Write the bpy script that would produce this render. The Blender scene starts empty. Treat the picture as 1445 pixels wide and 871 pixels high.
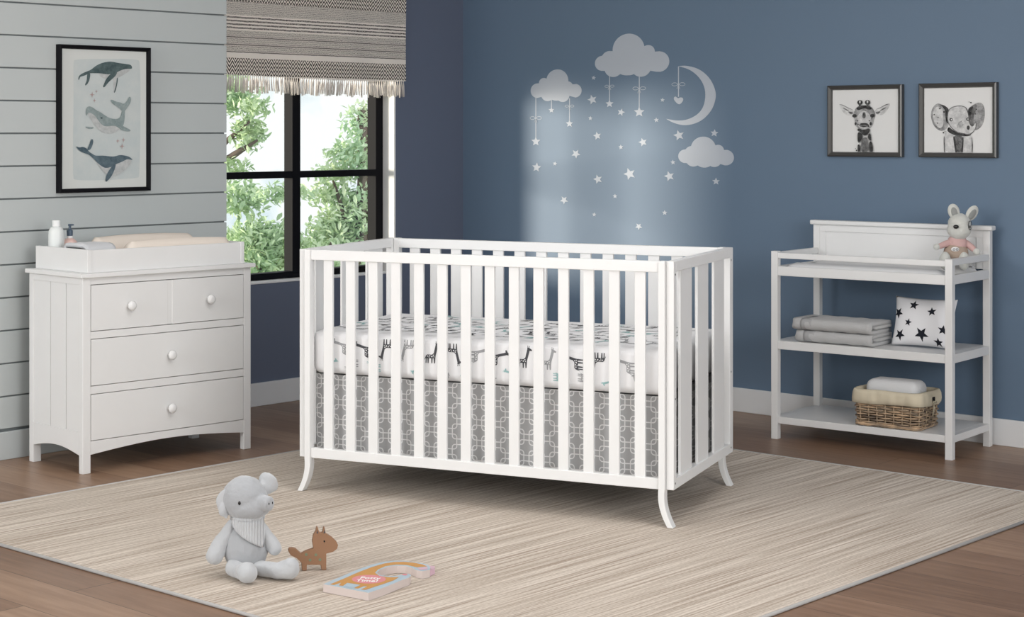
import bpy, bmesh, math, random
from mathutils import Vector, Matrix
from mathutils.geometry import tessellate_polygon
random.seed(7)
PI = math.pi
SC = bpy.context.scene
COL = SC.collection
sin, cos = math.sin, math.cos

# ------------------------------------------------------------------ materials
class NT:
    """tiny expression builder for shader node maths"""
    def __init__(s, nt): s.nt = nt
    def m(s, op, *a, clamp=False):
        n = s.nt.nodes.new('ShaderNodeMath'); n.operation = op; n.use_clamp = clamp
        for i, v in enumerate(a):
            if isinstance(v, (int, float)): n.inputs[i].default_value = v
            else: s.nt.links.new(v, n.inputs[i])
        return n.outputs[0]
    def noise(s, vec, scale, detail=3, rough=.5):
        n = s.nt.nodes.new('ShaderNodeTexNoise'); n.inputs['Scale'].default_value = scale
        n.inputs['Detail'].default_value = detail; n.inputs['Roughness'].default_value = rough
        if vec is not None: s.nt.links.new(vec, n.inputs['Vector'])
        return n.outputs['Fac']
    def coord(s):
        n = s.nt.nodes.new('ShaderNodeTexCoord'); return n.outputs['Object']
    def xyz(s, vec=None):
        n = s.nt.nodes.new('ShaderNodeSeparateXYZ'); s.nt.links.new(vec if vec is not None else s.coord(), n.inputs[0]); return n.outputs[0], n.outputs[1], n.outputs[2]
    def comb(s, x, y, z):
        n = s.nt.nodes.new('ShaderNodeCombineXYZ')
        for i, v in enumerate((x, y, z)):
            if isinstance(v, (int, float)): n.inputs[i].default_value = v
            else: s.nt.links.new(v, n.inputs[i])
        return n.outputs[0]
    def ramp(s, fac, stops, interp='LINEAR'):
        n = s.nt.nodes.new('ShaderNodeValToRGB'); cr = n.color_ramp; cr.interpolation = interp
        while len(cr.elements) < len(stops): cr.elements.new(.5)
        for e, (p, c) in zip(cr.elements, stops): e.position = p; e.color = (*c, 1)
        s.nt.links.new(fac, n.inputs[0]); return n.outputs[0]
    def mix(s, fac, a, b):
        n = s.nt.nodes.new('ShaderNodeMix'); n.data_type = 'RGBA'
        for sock, v in ((n.inputs[0], fac), (n.inputs[6], a), (n.inputs[7], b)):
            if isinstance(v, (int, float)): sock.default_value = v
            elif isinstance(v, tuple): sock.default_value = (*v, 1)
            else: s.nt.links.new(v, sock)
        return n.outputs[2]

def srgb(r, g, b):
    f = lambda c: (c/255/12.92 if c/255 <= .04045 else ((c/255+.055)/1.055)**2.4)
    return (f(r), f(g), f(b))

def mat(name, col=(.8, .8, .8), rough=.5, spec=.5, colfn=None, bump=None, bstr=.2, bdist=.002, sheen=0, metal=0, trans=0, alpha=1):
    m = bpy.data.materials.new(name); m.use_nodes = True
    nt = m.node_tree; b = nt.nodes['Principled BSDF']; e = NT(nt)
    b.inputs['Base Color'].default_value = (*col, 1)
    b.inputs['Roughness'].default_value = rough
    b.inputs['Specular IOR Level'].default_value = spec
    b.inputs['Metallic'].default_value = metal
    b.inputs['Transmission Weight'].default_value = trans
    if sheen: b.inputs['Sheen Weight'].default_value = sheen
    if colfn: nt.links.new(colfn(e), b.inputs['Base Color'])
    else:
        # faint procedural variation so no surface is dead flat
        v = e.noise(e.coord(), 9, 2)
        c = e.mix(e.m('MULTIPLY', v, .5), tuple(x*1.03 for x in col), tuple(x*.94 for x in col))
        nt.links.new(c, b.inputs['Base Color'])
    if bump:
        bn = nt.nodes.new('ShaderNodeBump'); bn.inputs['Strength'].default_value = bstr; bn.inputs['Distance'].default_value = bdist
        nt.links.new(bump(e), bn.inputs['Height']); nt.links.new(bn.outputs[0], b.inputs['Normal'])
    return m

M = {}
M['white'] = mat('white_lacquer', (.775, .775, .77), .38, .4)
M['white_trim'] = mat('white_trim_paint', (.76, .77, .78), .45, .3)
M['gapshade'] = mat('painted_gap_shade', (.02, .02, .02), .9, .1)  # near-black colour standing in for shade in gaps and openings
M['metal_dark'] = mat('dark_bolt_metal', (.18, .18, .18), .4, .5, metal=.8)
M['blue'] = mat('blue_wall_paint', (.092, .150, .235), .55, .35, colfn=lambda e: e.mix(e.noise(e.coord(), 1.3, 2), (.128, .190, .272), (.140, .204, .288)),
                bump=lambda e: e.noise(e.coord(), 260, 2), bstr=.05)
M['bluegrey'] = mat('slate_wall_paint', (.085, .108, .160), .6, .3, colfn=lambda e: e.mix(e.noise(e.coord(), 1.3, 2), (.135, .160, .225), (.145, .172, .24)))
M['ceil'] = mat('ceiling_paint', (.8, .8, .8), .9, .1)
M['ship'] = mat('grey_board_paint', (.46, .50, .505), .55, .3, colfn=lambda e: e.mix(e.noise(e.coord(), 1.6, 3), (.49, .525, .527), (.54, .575, .573)))
M['shipgap'] = mat('board_gap', (.22, .24, .245), .9, .1)
M['black'] = mat('black_frame_metal', (.005, .005, .007), .6, .12)
M['decal'] = mat('pale_wall_decal', (.46, .50, .56), .6, .2)
M['glass'] = bpy.data.materials.new('window_glass'); M['glass'].use_nodes = True
nt = M['glass'].node_tree; nt.nodes.clear()
o_ = nt.nodes.new('ShaderNodeOutputMaterial'); mx = nt.nodes.new('ShaderNodeMixShader'); tr = nt.nodes.new('ShaderNodeBsdfTransparent'); gl = nt.nodes.new('ShaderNodeBsdfGlossy')
gl.inputs['Roughness'].default_value = .02; tr.inputs[0].default_value = (.97, .985, .98, 1); mx.inputs[0].default_value = .05
nt.links.new(tr.outputs[0], mx.inputs[1]); nt.links.new(gl.outputs[0], mx.inputs[2]); nt.links.new(mx.outputs[0], o_.inputs[0])

def wood_col(e):
    x, y, z = e.xyz()
    W, L = .19, 1.9                      # planks run along x
    row = e.m('FLOOR', e.m('DIVIDE', y, W))
    h = e.m('FRACT', e.m('MULTIPLY', e.m('SINE', e.m('MULTIPLY', row, 12.9898)), 43758.5))
    xs = e.m('ADD', x, e.m('MULTIPLY', h, L))
    col_i = e.m('FLOOR', e.m('DIVIDE', xs, L))
    h2 = e.m('FRACT', e.m('MULTIPLY', e.m('SINE', e.m('ADD', e.m('MULTIPLY', row, 78.233), e.m('MULTIPLY', col_i, 37.719))), 43758.5))
    grain = e.noise(e.comb(e.m('MULTIPLY', xs, 1.6), e.m('ADD', e.m('MULTIPLY', y, 16), e.m('MULTIPLY', h2, 30)), h2), 2.2, 5, .6)
    fac = e.m('ADD', e.m('MULTIPLY', h2, .38), e.m('MULTIPLY', grain, .62))
    c = e.ramp(fac, [(.22, (.15, .085, .052)), (.5, (.25, .150, .096)), (.78, (.37, .24, .160))])
    fy = e.m('FRACT', e.m('DIVIDE', y, W)); fx = e.m('FRACT', e.m('DIVIDE', xs, L))
    seam = e.m('MAXIMUM', e.m('LESS_THAN', fy, .014), e.m('LESS_THAN', fx, .0018))
    return e.mix(e.m('MULTIPLY', seam, .75), c, (.02, .012, .008))
M['wood'] = mat('brown_oak_floor', rough=.36, spec=.28, colfn=wood_col)

def rug_col(e):
    x, y, z = e.xyz()
    n1 = e.noise(e.comb(e.m('MULTIPLY', x, 130), e.m('MULTIPLY', y, 1.1), 0), 1.0, 4, .65)
    n2 = e.noise(e.comb(e.m('MULTIPLY', x, 9), e.m('MULTIPLY', y, .5), 3), 1.0, 3, .5)
    n3 = e.noise(e.comb(e.m('MULTIPLY', x, 160), e.m('MULTIPLY', y, 70), 3), 1.0, 2, .5)
    f = e.m('ADD', e.m('ADD', e.m('MULTIPLY', n1, .80), e.m('MULTIPLY', n2, .13)), e.m('MULTIPLY', n3, .18))
    return e.ramp(f, [(.42, (.33, .262, .205)), (.54, (.51, .44, .372)), (.66, (.71, .635, .555))])
M['rug'] = mat('woven_beige_rug', rough=.95, spec=.1, colfn=rug_col, bump=lambda e: e.noise(e.comb(*[e.m('MULTIPLY', a, k) for a, k in zip(e.xyz(), (140, 14, 1))]), 1, 2), bstr=.35, bdist=.003)
M['rugedge'] = mat('grey_rug_binding', (.42, .41, .40), .95, .1, bump=lambda e: e.noise(e.coord(), 120, 2), bstr=.6)

def shade_col(e):
    x, y, z = e.xyz()
    cream, dark = (.90, .83, .755), (.05, .04, .035)
    nz = e.noise(e.comb(0, e.m('MULTIPLY', y, 30), e.m('MULTIPLY', z, 30)), 1, 2)
    zz = e.m('ADD', z, e.m('MULTIPLY', e.m('SUBTRACT', nz, .5), .004))
    tri = e.m('PINGPONG', y, .0185)
    ch = e.m('GREATER_THAN', e.m('FRACT', e.m('DIVIDE', e.m('ADD', zz, e.m('MULTIPLY', tri, 1.5)), .0195)), .50)
    chev = e.mix(ch, cream, dark)
    wn = e.noise(e.comb(0, e.m('MULTIPLY', y, 420), e.m('MULTIPLY', z, 260)), 1, 1)
    wv = e.m('GREATER_THAN', e.m('FRACT', e.m('DIVIDE', zz, .0088)), .5)
    weave = e.mix(e.m('MULTIPLY', e.m('GREATER_THAN', wn, .50), e.m('ADD', .45, e.m('MULTIPLY', wv, .5))), (.84, .775, .70), (.10, .085, .075))
    st = e.m('GREATER_THAN', e.m('FRACT', e.m('DIVIDE', zz, .0165)), .52)
    stripes = e.mix(e.m('MULTIPLY', st, e.m('GREATER_THAN', wn, .44)), cream, (.06, .05, .045))
    dk = e.m('LESS_THAN', e.m('FRACT', e.m('DIVIDE', zz, .0353)), .12)
    weave2 = e.mix(e.m('MULTIPLY', dk, .7), weave, dark)
    c = chev
    for lim, nx in ((1.935, weave), (1.872, stripes), (1.800, weave2), (1.694, cream), (1.668, chev), (1.586, cream)):
        c = e.mix(e.m('LESS_THAN', zz, lim), c, nx)
    return c
M['shade'] = mat('woven_shade_cloth', rough=.95, spec=.05, colfn=shade_col, bump=lambda e: e.noise(e.coord(), 300, 2), bstr=.5)
M['fringe'] = mat('cream_yarn', (.78, .73, .68), .95, .05)

def skirt_col(e):
    x, y, z = e.xyz()
    P = .072
    def ring(ox, oz):
        u = e.m('SUBTRACT', e.m('MULTIPLY', e.m('FRACT', e.m('DIVIDE', e.m('ADD', x, ox), P)), P), P/2)
        v = e.m('SUBTRACT', e.m('MULTIPLY', e.m('FRACT', e.m('DIVIDE', e.m('ADD', z, oz), P)), P), P/2)
        h, r = .0262, .011
        qx = e.m('MAXIMUM', e.m('SUBTRACT', e.m('ABSOLUTE', u), h-r), 0)
        qz = e.m('MAXIMUM', e.m('SUBTRACT', e.m('ABSOLUTE', v), h-r), 0)
        L = e.m('SQRT', e.m('ADD', e.m('MULTIPLY', qx, qx), e.m('MULTIPLY', qz, qz)))
        inner = e.m('MINIMUM', e.m('MAXIMUM', e.m('SUBTRACT', e.m('ABSOLUTE', u), h-r), e.m('SUBTRACT', e.m('ABSOLUTE', v), h-r)), 0)
        return e.m('LESS_THAN', e.m('ABSOLUTE', e.m('SUBTRACT', e.m('ADD', L, inner), r)), .0019)
    f = e.m('MAXIMUM', ring(0, 0), ring(P/2, P/2))
    return e.mix(e.m('MULTIPLY', f, .9), (.46, .463, .47), (.88, .88, .88))
M['skirt'] = mat('grey_lattice_cloth', rough=.9, spec=.1, colfn=skirt_col, bump=lambda e: e.noise(e.coord(), 12, 2), bstr=.5, bdist=.01)
M['sheet'] = mat('white_sheet', (.86, .86, .87), .85, .1, bump=lambda e: e.noise(e.coord(), 22, 3), bstr=.25, bdist=.004)
M['pgrey'] = mat('print_dark_grey', (.085, .087, .095), .85, .1)
M['plight'] = mat('print_light_grey', (.36, .365, .375), .85, .1)
M['paqua'] = mat('print_aqua', (.32, .50, .50), .85, .1)
fz = lambda sc, st=.5: dict(bump=lambda e: e.noise(e.coord(), sc, 3), bstr=st, bdist=.002)
M['plush'] = mat('grey_plush', (.38, .392, .41), .95, .05, sheen=.6, **fz(160))
M['plush_light'] = mat('light_grey_plush', (.47, .483, .50), .95, .05, sheen=.5, **fz(160))
def rib(e):
    x, y, z = e.xyz(); return e.m('SINE', e.m('MULTIPLY', x, 780))
M['scarf'] = mat('ribbed_white_knit', (.56, .57, .585), .95, .05, bump=rib, bstr=.7, bdist=.003)
M['black_eye'] = mat('black_button', (.01, .01, .01), .2, .5)
M['fox'] = mat('brown_toy_wood', (.30, .165, .095), .6, .3)
M['foxdot'] = mat('green_paint_dots', (.20, .235, .15), .6, .3)
M['page'] = mat('book_board_edge', (.60, .52, .49), .7, .2)
M['bkblue'] = mat('book_blue', (.40, .50, .57), .5, .3)
M['bkorange'] = mat('book_orange', (.54, .27, .07), .5, .3)
M['bkpink'] = mat('book_pink', (.66, .25, .27), .5, .3)
M['bklil'] = mat('book_lilac', (.62, .42, .50), .5, .3)
M['bkwhite'] = mat('book_white', (.85, .83, .82), .5, .3)
M['cream'] = mat('cream_cotton', (.80, .72, .64), .9, .1, **fz(40, .25))
M['cream2'] = mat('cream_liner', (.66, .59, .45), .9, .1, **fz(30, .5))
M['padwhite'] = mat('white_pad_cover', (.74, .74, .74), .8, .1, **fz(14, .3))
M['towelgrey'] = mat('grey_terry', (.50, .50, .50), .98, .05, sheen=.3, **fz(300, .9))
M['towelband'] = mat('flat_grey_towel_band', (.40, .40, .405), .9, .05, **fz(90, .3))
M['towelpale'] = mat('pale_grey_terry', (.62, .63, .65), .98, .05, sheen=.3, **fz(300, .8))
M['towelwhite'] = mat('white_terry', (.72, .725, .735), .98, .05, sheen=.3, **fz(300, .8))
M['pillow'] = mat('white_pillow_cloth', (.84, .84, .86), .85, .1, **fz(14, .35))
M['starblack'] = mat('black_star_print', (.02, .022, .03), .85, .1)
M['bottle'] = mat('milky_plastic', (.74, .77, .76), .3, .5)
M['pinkb'] = mat('pink_plastic', (.74, .52, .47), .35, .5)
M['navy'] = mat('navy_plastic', (.065, .10, .145), .35, .5)
M['rabbit'] = mat('pale_knit_plush', (.60, .605, .565), .95, .05, sheen=.4, **fz(200))
M['rabbitear'] = mat('grey_inner_ear', (.29, .30, .29), .95, .05)
M['rpink'] = mat('pink_knit', (.60, .40, .38), .95, .05, **fz(200))
M['rtan'] = mat('tan_knit', (.42, .33, .265), .95, .05, **fz(250, .9))
def wick(e):
    n = e.noise(e.comb(*[e.m('MULTIPLY', a, k) for a, k in zip(e.xyz(), (14, 14, 110))]), 1, 3)
    return e.ramp(n, [(.36, (.17, .13, .10)), (.5, (.36, .27, .19)), (.62, (.60, .42, .27))])
M['wicker'] = mat('grey_brown_wicker', rough=.7, spec=.3, colfn=wick)
M['frame_grey'] = mat('pewter_frame', (.10, .098, .095), .35, .5, metal=.5)
M['paper'] = mat('print_paper', (.76, .76, .75), .7, .2)
M['matboard'] = mat('white_mat_board', (.66, .68, .66), .7, .2)
def wc(c1, c2, s=28):
    return lambda e: e.mix(e.ramp(e.noise(e.coord(), s, 5, .7), [(.35, (0, 0, 0)), (.65, (1, 1, 1))]), c1, c2)
M['wcbg'] = mat('watercolour_pale', rough=.7, spec=.2, colfn=wc((.52, .575, .58), (.585, .62, .61), 8))
M['wdark'] = mat('watercolour_dark_teal', rough=.7, spec=.2, colfn=wc((.055, .085, .09), (.12, .165, .17)))
M['wmid'] = mat('watercolour_grey_teal', rough=.7, spec=.2, colfn=wc((.20, .26, .26), (.33, .385, .385)))
M['wblue'] = mat('watercolour_slate', rough=.7, spec=.2, colfn=wc((.06, .095, .12), (.14, .19, .22)))
M['wbelly'] = mat('watercolour_belly', rough=.7, spec=.2, colfn=wc((.42, .44, .44), (.55, .565, .56), 50))
M['rose'] = mat('dusty_rose_ink', (.45, .33, .32), .7, .2)
M['ink0'] = mat('ink_black', rough=.7, spec=.2, colfn=wc((.012, .012, .013), (.09, .09, .09), 60))
M['ink1'] = mat('ink_dark_grey', rough=.7, spec=.2, colfn=wc((.05, .05, .05), (.26, .26, .26), 45))
M['ink2'] = mat('ink_mid_grey', rough=.7, spec=.2, colfn=wc((.18, .18, .18), (.48, .48, .48), 40))
M['ink3'] = mat('ink_light_grey', rough=.7, spec=.2, colfn=wc((.46, .46, .46), (.72, .72, .71), 50))
def leafc(a, b):
    return lambda e: e.ramp(e.noise(e.coord(), 2.6, 3), [(.3, a), (.7, b)])
M['leafA'] = mat('green_leaves', rough=.6, spec=.3, colfn=leafc((.42, .60, .38), (.80, .92, .62)))
M['leafB'] = mat('light_green_leaves', rough=.6, spec=.3, colfn=leafc((.50, .70, .46), (.86, .94, .68)))
M['bark'] = mat('tree_bark', (.16, .12, .10), .9, .1)
M['lawn'] = mat('lawn', (.20, .32, .12), .95, .05)
M['clothpat'] = mat('grey_check_cloth', rough=.9, spec=.1, colfn=lambda e: e.mix(e.m('GREATER_THAN', e.noise(e.coord(), 90, 1), .52), (.62, .62, .62), (.22, .22, .23)))

# ------------------------------------------------------------------ mesh helpers
class MB:
    def __init__(s): s.v = []; s.f = []; s.mi = []; s.mats = []; s.cur = 0
    def use(s, m):
        if isinstance(m, str): m = M[m]
        if m not in s.mats: s.mats.append(m)
        s.cur = s.mats.index(m); return s
    def add(s, vs, fs, T=None):
        k = len(s.v)
        s.v += [tuple(T @ Vector(p)) if T is not None else tuple(p) for p in vs]
        s.f += [tuple(i+k for i in f) for f in fs]; s.mi += [s.cur]*len(fs); return s
    def box(s, x0, x1, y0, y1, z0, z1, T=None):
        vs = [(x, y, z) for x in (x0, x1) for y in (y0, y1) for z in (z0, z1)]
        return s.add(vs, [(0, 1, 3, 2), (4, 6, 7, 5), (0, 4, 5, 1), (2, 3, 7, 6), (0, 2, 6, 4), (1, 5, 7, 3)], T)
    def prism(s, poly, h0, h1, f=lambda a, b, h: (a, b, h), T=None, side=None):
        """extrude a 2-D outline from h0 to h1; f maps (a,b,h) to 3-D"""
        n = len(poly)
        vs = [f(a, b, h0) for a, b in poly] + [f(a, b, h1) for a, b in poly]
        tris = tessellate_polygon([[Vector((a, b, 0)) for a, b in poly]])
        ar = sum(poly[i][0]*poly[(i+1) % n][1]-poly[(i+1) % n][0]*poly[i][1] for i in range(n))
        fs = [tuple(t) for t in tris] + [tuple(i+n for i in t) for t in tris]
        sd = [(i, (i+1) % n, (i+1) % n+n, i+n) for i in range(n)]
        s.add(vs, fs, T)
        k = len(s.v)-len(vs)
        c = s.cur
        if side: s.use(side)
        s.f += [tuple(i+k for i in q) for q in sd]; s.mi += [s.cur]*n; s.cur = c
        return s
    def face(s, poly, f, T=None):
        tris = tessellate_polygon([[Vector((a, b, 0)) for a, b in poly]])
        return s.add([f(a, b) for a, b in poly], [tuple(t) for t in tris], T)
    def tube(s, pts, r, n=8, closed=False, T=None, caps=True):
        P = [Vector(p) for p in pts]; N = len(P); vs = []; rr = r if isinstance(r, (list, tuple)) else [r]*N
        up = Vector((0, 0, 1)); prev = None
        for i, p in enumerate(P):
            t = (P[(i+1) % N]-P[i-1]) if closed else (P[min(i+1, N-1)]-P[max(i-1, 0)])
            t.normalize()
            a = (prev - t*prev.dot(t)) if prev is not None else (up if abs(t.z) < .9 else Vector((1, 0, 0)))
            a = a - t*a.dot(t); a.normalize(); b = t.cross(a); prev = a
            vs += [p+rr[i]*(cos(2*PI*j/n)*a+sin(2*PI*j/n)*b) for j in range(n)]
        fs = []
        for i in range(N if closed else N-1):
            for j in range(n):
                i2 = (i+1) % N; fs.append((i*n+j, i*n+(j+1) % n, i2*n+(j+1) % n, i2*n+j))
        if not closed and caps: fs += [tuple(range(n-1, -1, -1)), tuple((N-1)*n+j for j in range(n))]
        return s.add(vs, fs, T)
    def lathe(s, prof, n=24, c=(0, 0, 0), T=None):
        vs = []; fs = []
        for r, z in prof: vs += [(c[0]+r*cos(2*PI*j/n), c[1]+r*sin(2*PI*j/n), c[2]+z) for j in range(n)]
        for i in range(len(prof)-1):
            for j in range(n): fs.append((i*n+j, i*n+(j+1) % n, (i+1)*n+(j+1) % n, (i+1)*n+j))
        fs += [tuple(range(n-1, -1, -1)), tuple((len(prof)-1)*n+j for j in range(n))]
        return s.add(vs, fs, T)
    def ball(s, c, r, T=None, nu=20, nv=12, fn=None):
        if not isinstance(r, (tuple, list)): r = (r, r, r)
        vs = []; fs = []
        for i in range(1, nv):
            for j in range(nu):
                ph = PI*i/nv; th = 2*PI*j/nu
                d = Vector((sin(ph)*cos(th), sin(ph)*sin(th), cos(ph)))
                if fn: d = fn(d)
                vs.append((c[0]+r[0]*d.x, c[1]+r[1]*d.y, c[2]+r[2]*d.z))
        k = len(vs)
        for sg in (1, -1):
            d = Vector((0, 0, sg)); d = fn(d) if fn else d
            vs.append((c[0]+r[0]*d.x, c[1]+r[1]*d.y, c[2]+r[2]*d.z))
        for i in range(nv-2):
            for j in range(nu): fs.append((i*nu+j, (i+1)*nu+j, (i+1)*nu+(j+1) % nu, i*nu+(j+1) % nu))
        for j in range(nu):
            fs.append((k, j, (j+1) % nu)); fs.append((k+1, (nv-2)*nu+(j+1) % nu, (nv-2)*nu+j))
        return s.add(vs, fs, T)
    def build(s, name, m=None, parent=None, bevel=0, smooth=False, sub=0, seg=2, fix=True, remesh=0):
        me = bpy.data.meshes.new(name); me.from_pydata(s.v, [], s.f)
        if m is not None: me.materials.append(M[m] if isinstance(m, str) else m)
        else:
            for q in s.mats: me.materials.append(q)
            for p, i in zip(me.polygons, s.mi): p.material_index = i
        me.validate()
        if fix:
            bm = bmesh.new(); bm.from_mesh(me); bmesh.ops.recalc_face_normals(bm, faces=bm.faces); bm.to_mesh(me); bm.free()
        if smooth:
            for p in me.polygons: p.use_smooth = True
        o = bpy.data.objects.new(name, me); COL.objects.link(o)
        if parent is not None: o.parent = parent
        if remesh:
            r = o.modifiers.new('remesh', 'REMESH'); r.mode = 'VOXEL'; r.voxel_size = remesh; r.use_smooth_shade = True
            sm = o.modifiers.new('smooth', 'SMOOTH'); sm.iterations = 8; sm.factor = .6
            tx = bpy.data.textures.get('lumps') or bpy.data.textures.new('lumps', 'CLOUDS'); tx.noise_scale = .028
            dp = o.modifiers.new('lumps', 'DISPLACE'); dp.texture = tx; dp.strength = .0045; dp.mid_level = .5
        if bevel:
            b = o.modifiers.new('bevel', 'BEVEL'); b.width = bevel; b.segments = seg; b.limit_method = 'ANGLE'; b.angle_limit = math.radians(40)
        if sub:
            q = o.modifiers.new('sub', 'SUBSURF'); q.levels = sub; q.render_levels = sub
        return o

def tag(o, label, cat, group=None, kind=None):
    o['label'] = label; o['category'] = cat
    if group: o['group'] = group
    if kind: o['kind'] = kind
    return o
def struct(o): o['kind'] = 'structure'; return o
def thing(name, loc, rz, label, cat, group=None):
    o = bpy.data.objects.new(name, None); COL.objects.link(o); o.location = loc; o.rotation_euler = (0, 0, rz)
    o.empty_display_size = .05
    return tag(o, label, cat, group)
def part(o, label): o['label'] = label; return o
def B(*a): return MB().box(*a)

# ------------------------------------------------------------------ room
WL, WW, WR = -6.018, -6.327, 7.217        # board wall, window wall, right wall planes
CZ = 2.6
struct(B(-6.9, 2.2, -1.5, 7.5, -.12, 0).build('floor', 'wood'))
struct(B(-6.9, 2.2, -1.5, 7.5, CZ, CZ+.1).build('ceiling', 'ceil'))
struct(B(-6.9, 2.2, WR, WR+.15, 0, CZ).build('wall_right', 'blue'))
# window wall with an opening
OY0, OY1, OZ0, OZ1 = 5.36, 6.685, .590, 2.16
w = MB()
w.box(WW-.15, WW, 5.0, OY0, 0, CZ); w.box(WW-.15, WW, OY1, WR, 0, CZ)
w.box(WW-.15, WW, OY0, OY1, 0, OZ0-.006); w.box(WW-.15, WW, OY0, OY1, OZ1, CZ)
struct(w.build('wall_back', 'bluegrey'))
# board wall standing proud of the window wall: individual horizontal boards with gaps
w = MB().use('shipgap'); w.box(WW, WL-.012, -1.5, 5.252, 0, CZ); w.use('ship')
zb = 1.7095 - .1325*14
edges = [1.7095+.1325*k for k in range(-12, 8)]
for a, b in zip(edges, edges[1:]):
    if b > .12: w.box(WL-.014, WL, -1.5, 5.255, max(a, .12)+.003, min(b, CZ)-.003)
struct(w.build('wall_left', None, bevel=.002))
struct(B(WL, WL+.014, -1.5, 5.262, 0, .112).build('baseboard_left', mat('grey_baseboard_paint', (.50, .535, .54), .5, .3), bevel=.003))
struct(B(WW, WW+.014, 5.26, WR-.0145, 0, .112).build('baseboard_back', 'white_trim', bevel=.003))
struct(B(WW, 2.2, WR-.014, WR, 0, .112).build('baseboard_right', 'white_trim', bevel=.003))
# window: white reveal lining + black frame + panes
win = bpy.data.objects.new('window_1', None); COL.objects.link(win); win.location = (WW, 6.05, OZ0); struct(win)
W_ = lambda mb, *a, **k: mb.build(*a, parent=win, **k)
def wbox(mb, x0, x1, y0, y1, z0, z1): return mb.box(x0-WW, x1-WW, y0-6.05, y1-6.05, z0-OZ0, z1-OZ0)
mb = MB()
wbox(mb, WW-.15, WW+.002, OY1-.012, OY1, OZ0, OZ1); wbox(mb, WW-.15, WW+.002, OY0, OY0+.012, OZ0, OZ1)
wbox(mb, WW-.15, WW+.002, OY0+.012, OY1-.012, OZ0-.004, OZ0+.004); wbox(mb, WW-.15, WW+.002, OY0+.012, OY1-.012, OZ1-.01, OZ1)
mb.build('reveal_lining', mat('white_reveal_paint', (.83, .83, .83), .5, .3), win)
FX0, FX1 = -6.468, -6.405
ya, yb = OY0+.012, OY1-.012
ymid = 6.052
mb = MB()
wbox(mb, FX0, FX1, ya, ya+.052, OZ0+.004, OZ1-.01); wbox(mb, FX0, FX1, yb-.052, yb, OZ0+.004, OZ1-.01)
wbox(mb, FX0, FX1, ya+.052, yb-.052, OZ0+.004, OZ0+.036); wbox(mb, FX0, FX1, ya+.052, yb-.052, OZ1-.05, OZ1-.01)
mb.build('window_frame', 'black', win, bevel=.002)
mb = MB(); wbox(mb, FX0+.002, FX1+.001, ymid-.027, ymid+.027, OZ0+.03, OZ1-.04)
for zz in (1.106, 1.624): 
    wbox(mb, FX0+.002, FX1, ya+.05, ymid-.026, zz-.0165, zz+.0165); wbox(mb, FX0+.002, FX1, ymid+.026, yb-.05, zz-.0165, zz+.0165)
mb.build('muntin', 'black', win, bevel=.0015)
mb = MB(); wbox(mb, -6.442, -6.438, ya+.04, ymid-.02, OZ0+.03, OZ1-.04); mb.build('pane', 'glass', win)
mb = MB(); wbox(mb, -6.442, -6.438, ymid+.02, yb-.04, OZ0+.03, OZ1-.04); mb.build('pane', 'glass', win)

# ------------------------------------------------------------------ outside
struct(B(-60, -6.95, -20, 50, -3.1, -3.0).build('ground', 'lawn'))
def leafcloud(mb, c, R, n, ls, rnd):
    for _ in range(n):
        while True:
            d = Vector((rnd.uniform(-1, 1), rnd.uniform(-1, 1), rnd.uniform(-1, 1)))
            if .05 < d.length < 1: break
        d = d*(.55+.45*rnd.random())
        p = Vector(c)+Vector((d.x*R[0], d.y*R[1], d.z*R[2]))
        Rm = Matrix.Rotation(rnd.uniform(0, 6.28), 4, 'Z') @ Matrix.Rotation(rnd.gauss(0, .7), 4, 'X') @ Matrix.Rotation(rnd.gauss(0, .5), 4, 'Y')
        l = ls*rnd.uniform(.6, 1.3); T = Matrix.Translation(p) @ Rm
        mb.add([(0, -l, 0), (l*.42, -l*.2, l*.1), (l*.3, l*.5, l*.05), (0, l, -.1*l), (-l*.3, l*.5, l*.05), (-l*.42, -l*.2, l*.1)], [(0, 1, 2, 3), (0, 3, 4, 5)], T)
def tree(loc, clumps, trunk, branches, leafm, label, seed, ls=.055):
    rnd = random.Random(seed)
    t = thing('tree', loc, 0, label, 'tree', 'trees outside the window')
    mb = MB(); L = Vector(loc)
    mb.tube([Vector(p)-L for p in trunk], [.13-.09*i/(len(trunk)-1) for i in range(len(trunk))], 8)
    for b in branches: mb.tube([Vector(p)-L for p in b], [.045-.035*i/(len(b)-1) for i in range(len(b))], 6)
    mb.build('trunk', 'bark', t, smooth=True)
    fb = MB()
    for c, R, n in clumps: leafcloud(fb, Vector(c)-L, R, n, ls, rnd)
    part(fb.build('foliage', leafm, t, fix=False), 'leafy crown')['kind'] = 'stuff'
    return t
# frame for placing things beyond the window: e = across the view, f = away
TH = .7847
EX = Vector((cos(TH), sin(TH), 0)); FY = Vector((-sin(TH), cos(TH), 0))
def out(e, f, z): return tuple(EX*e+FY*f+Vector((0, 0, z)))
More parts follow.
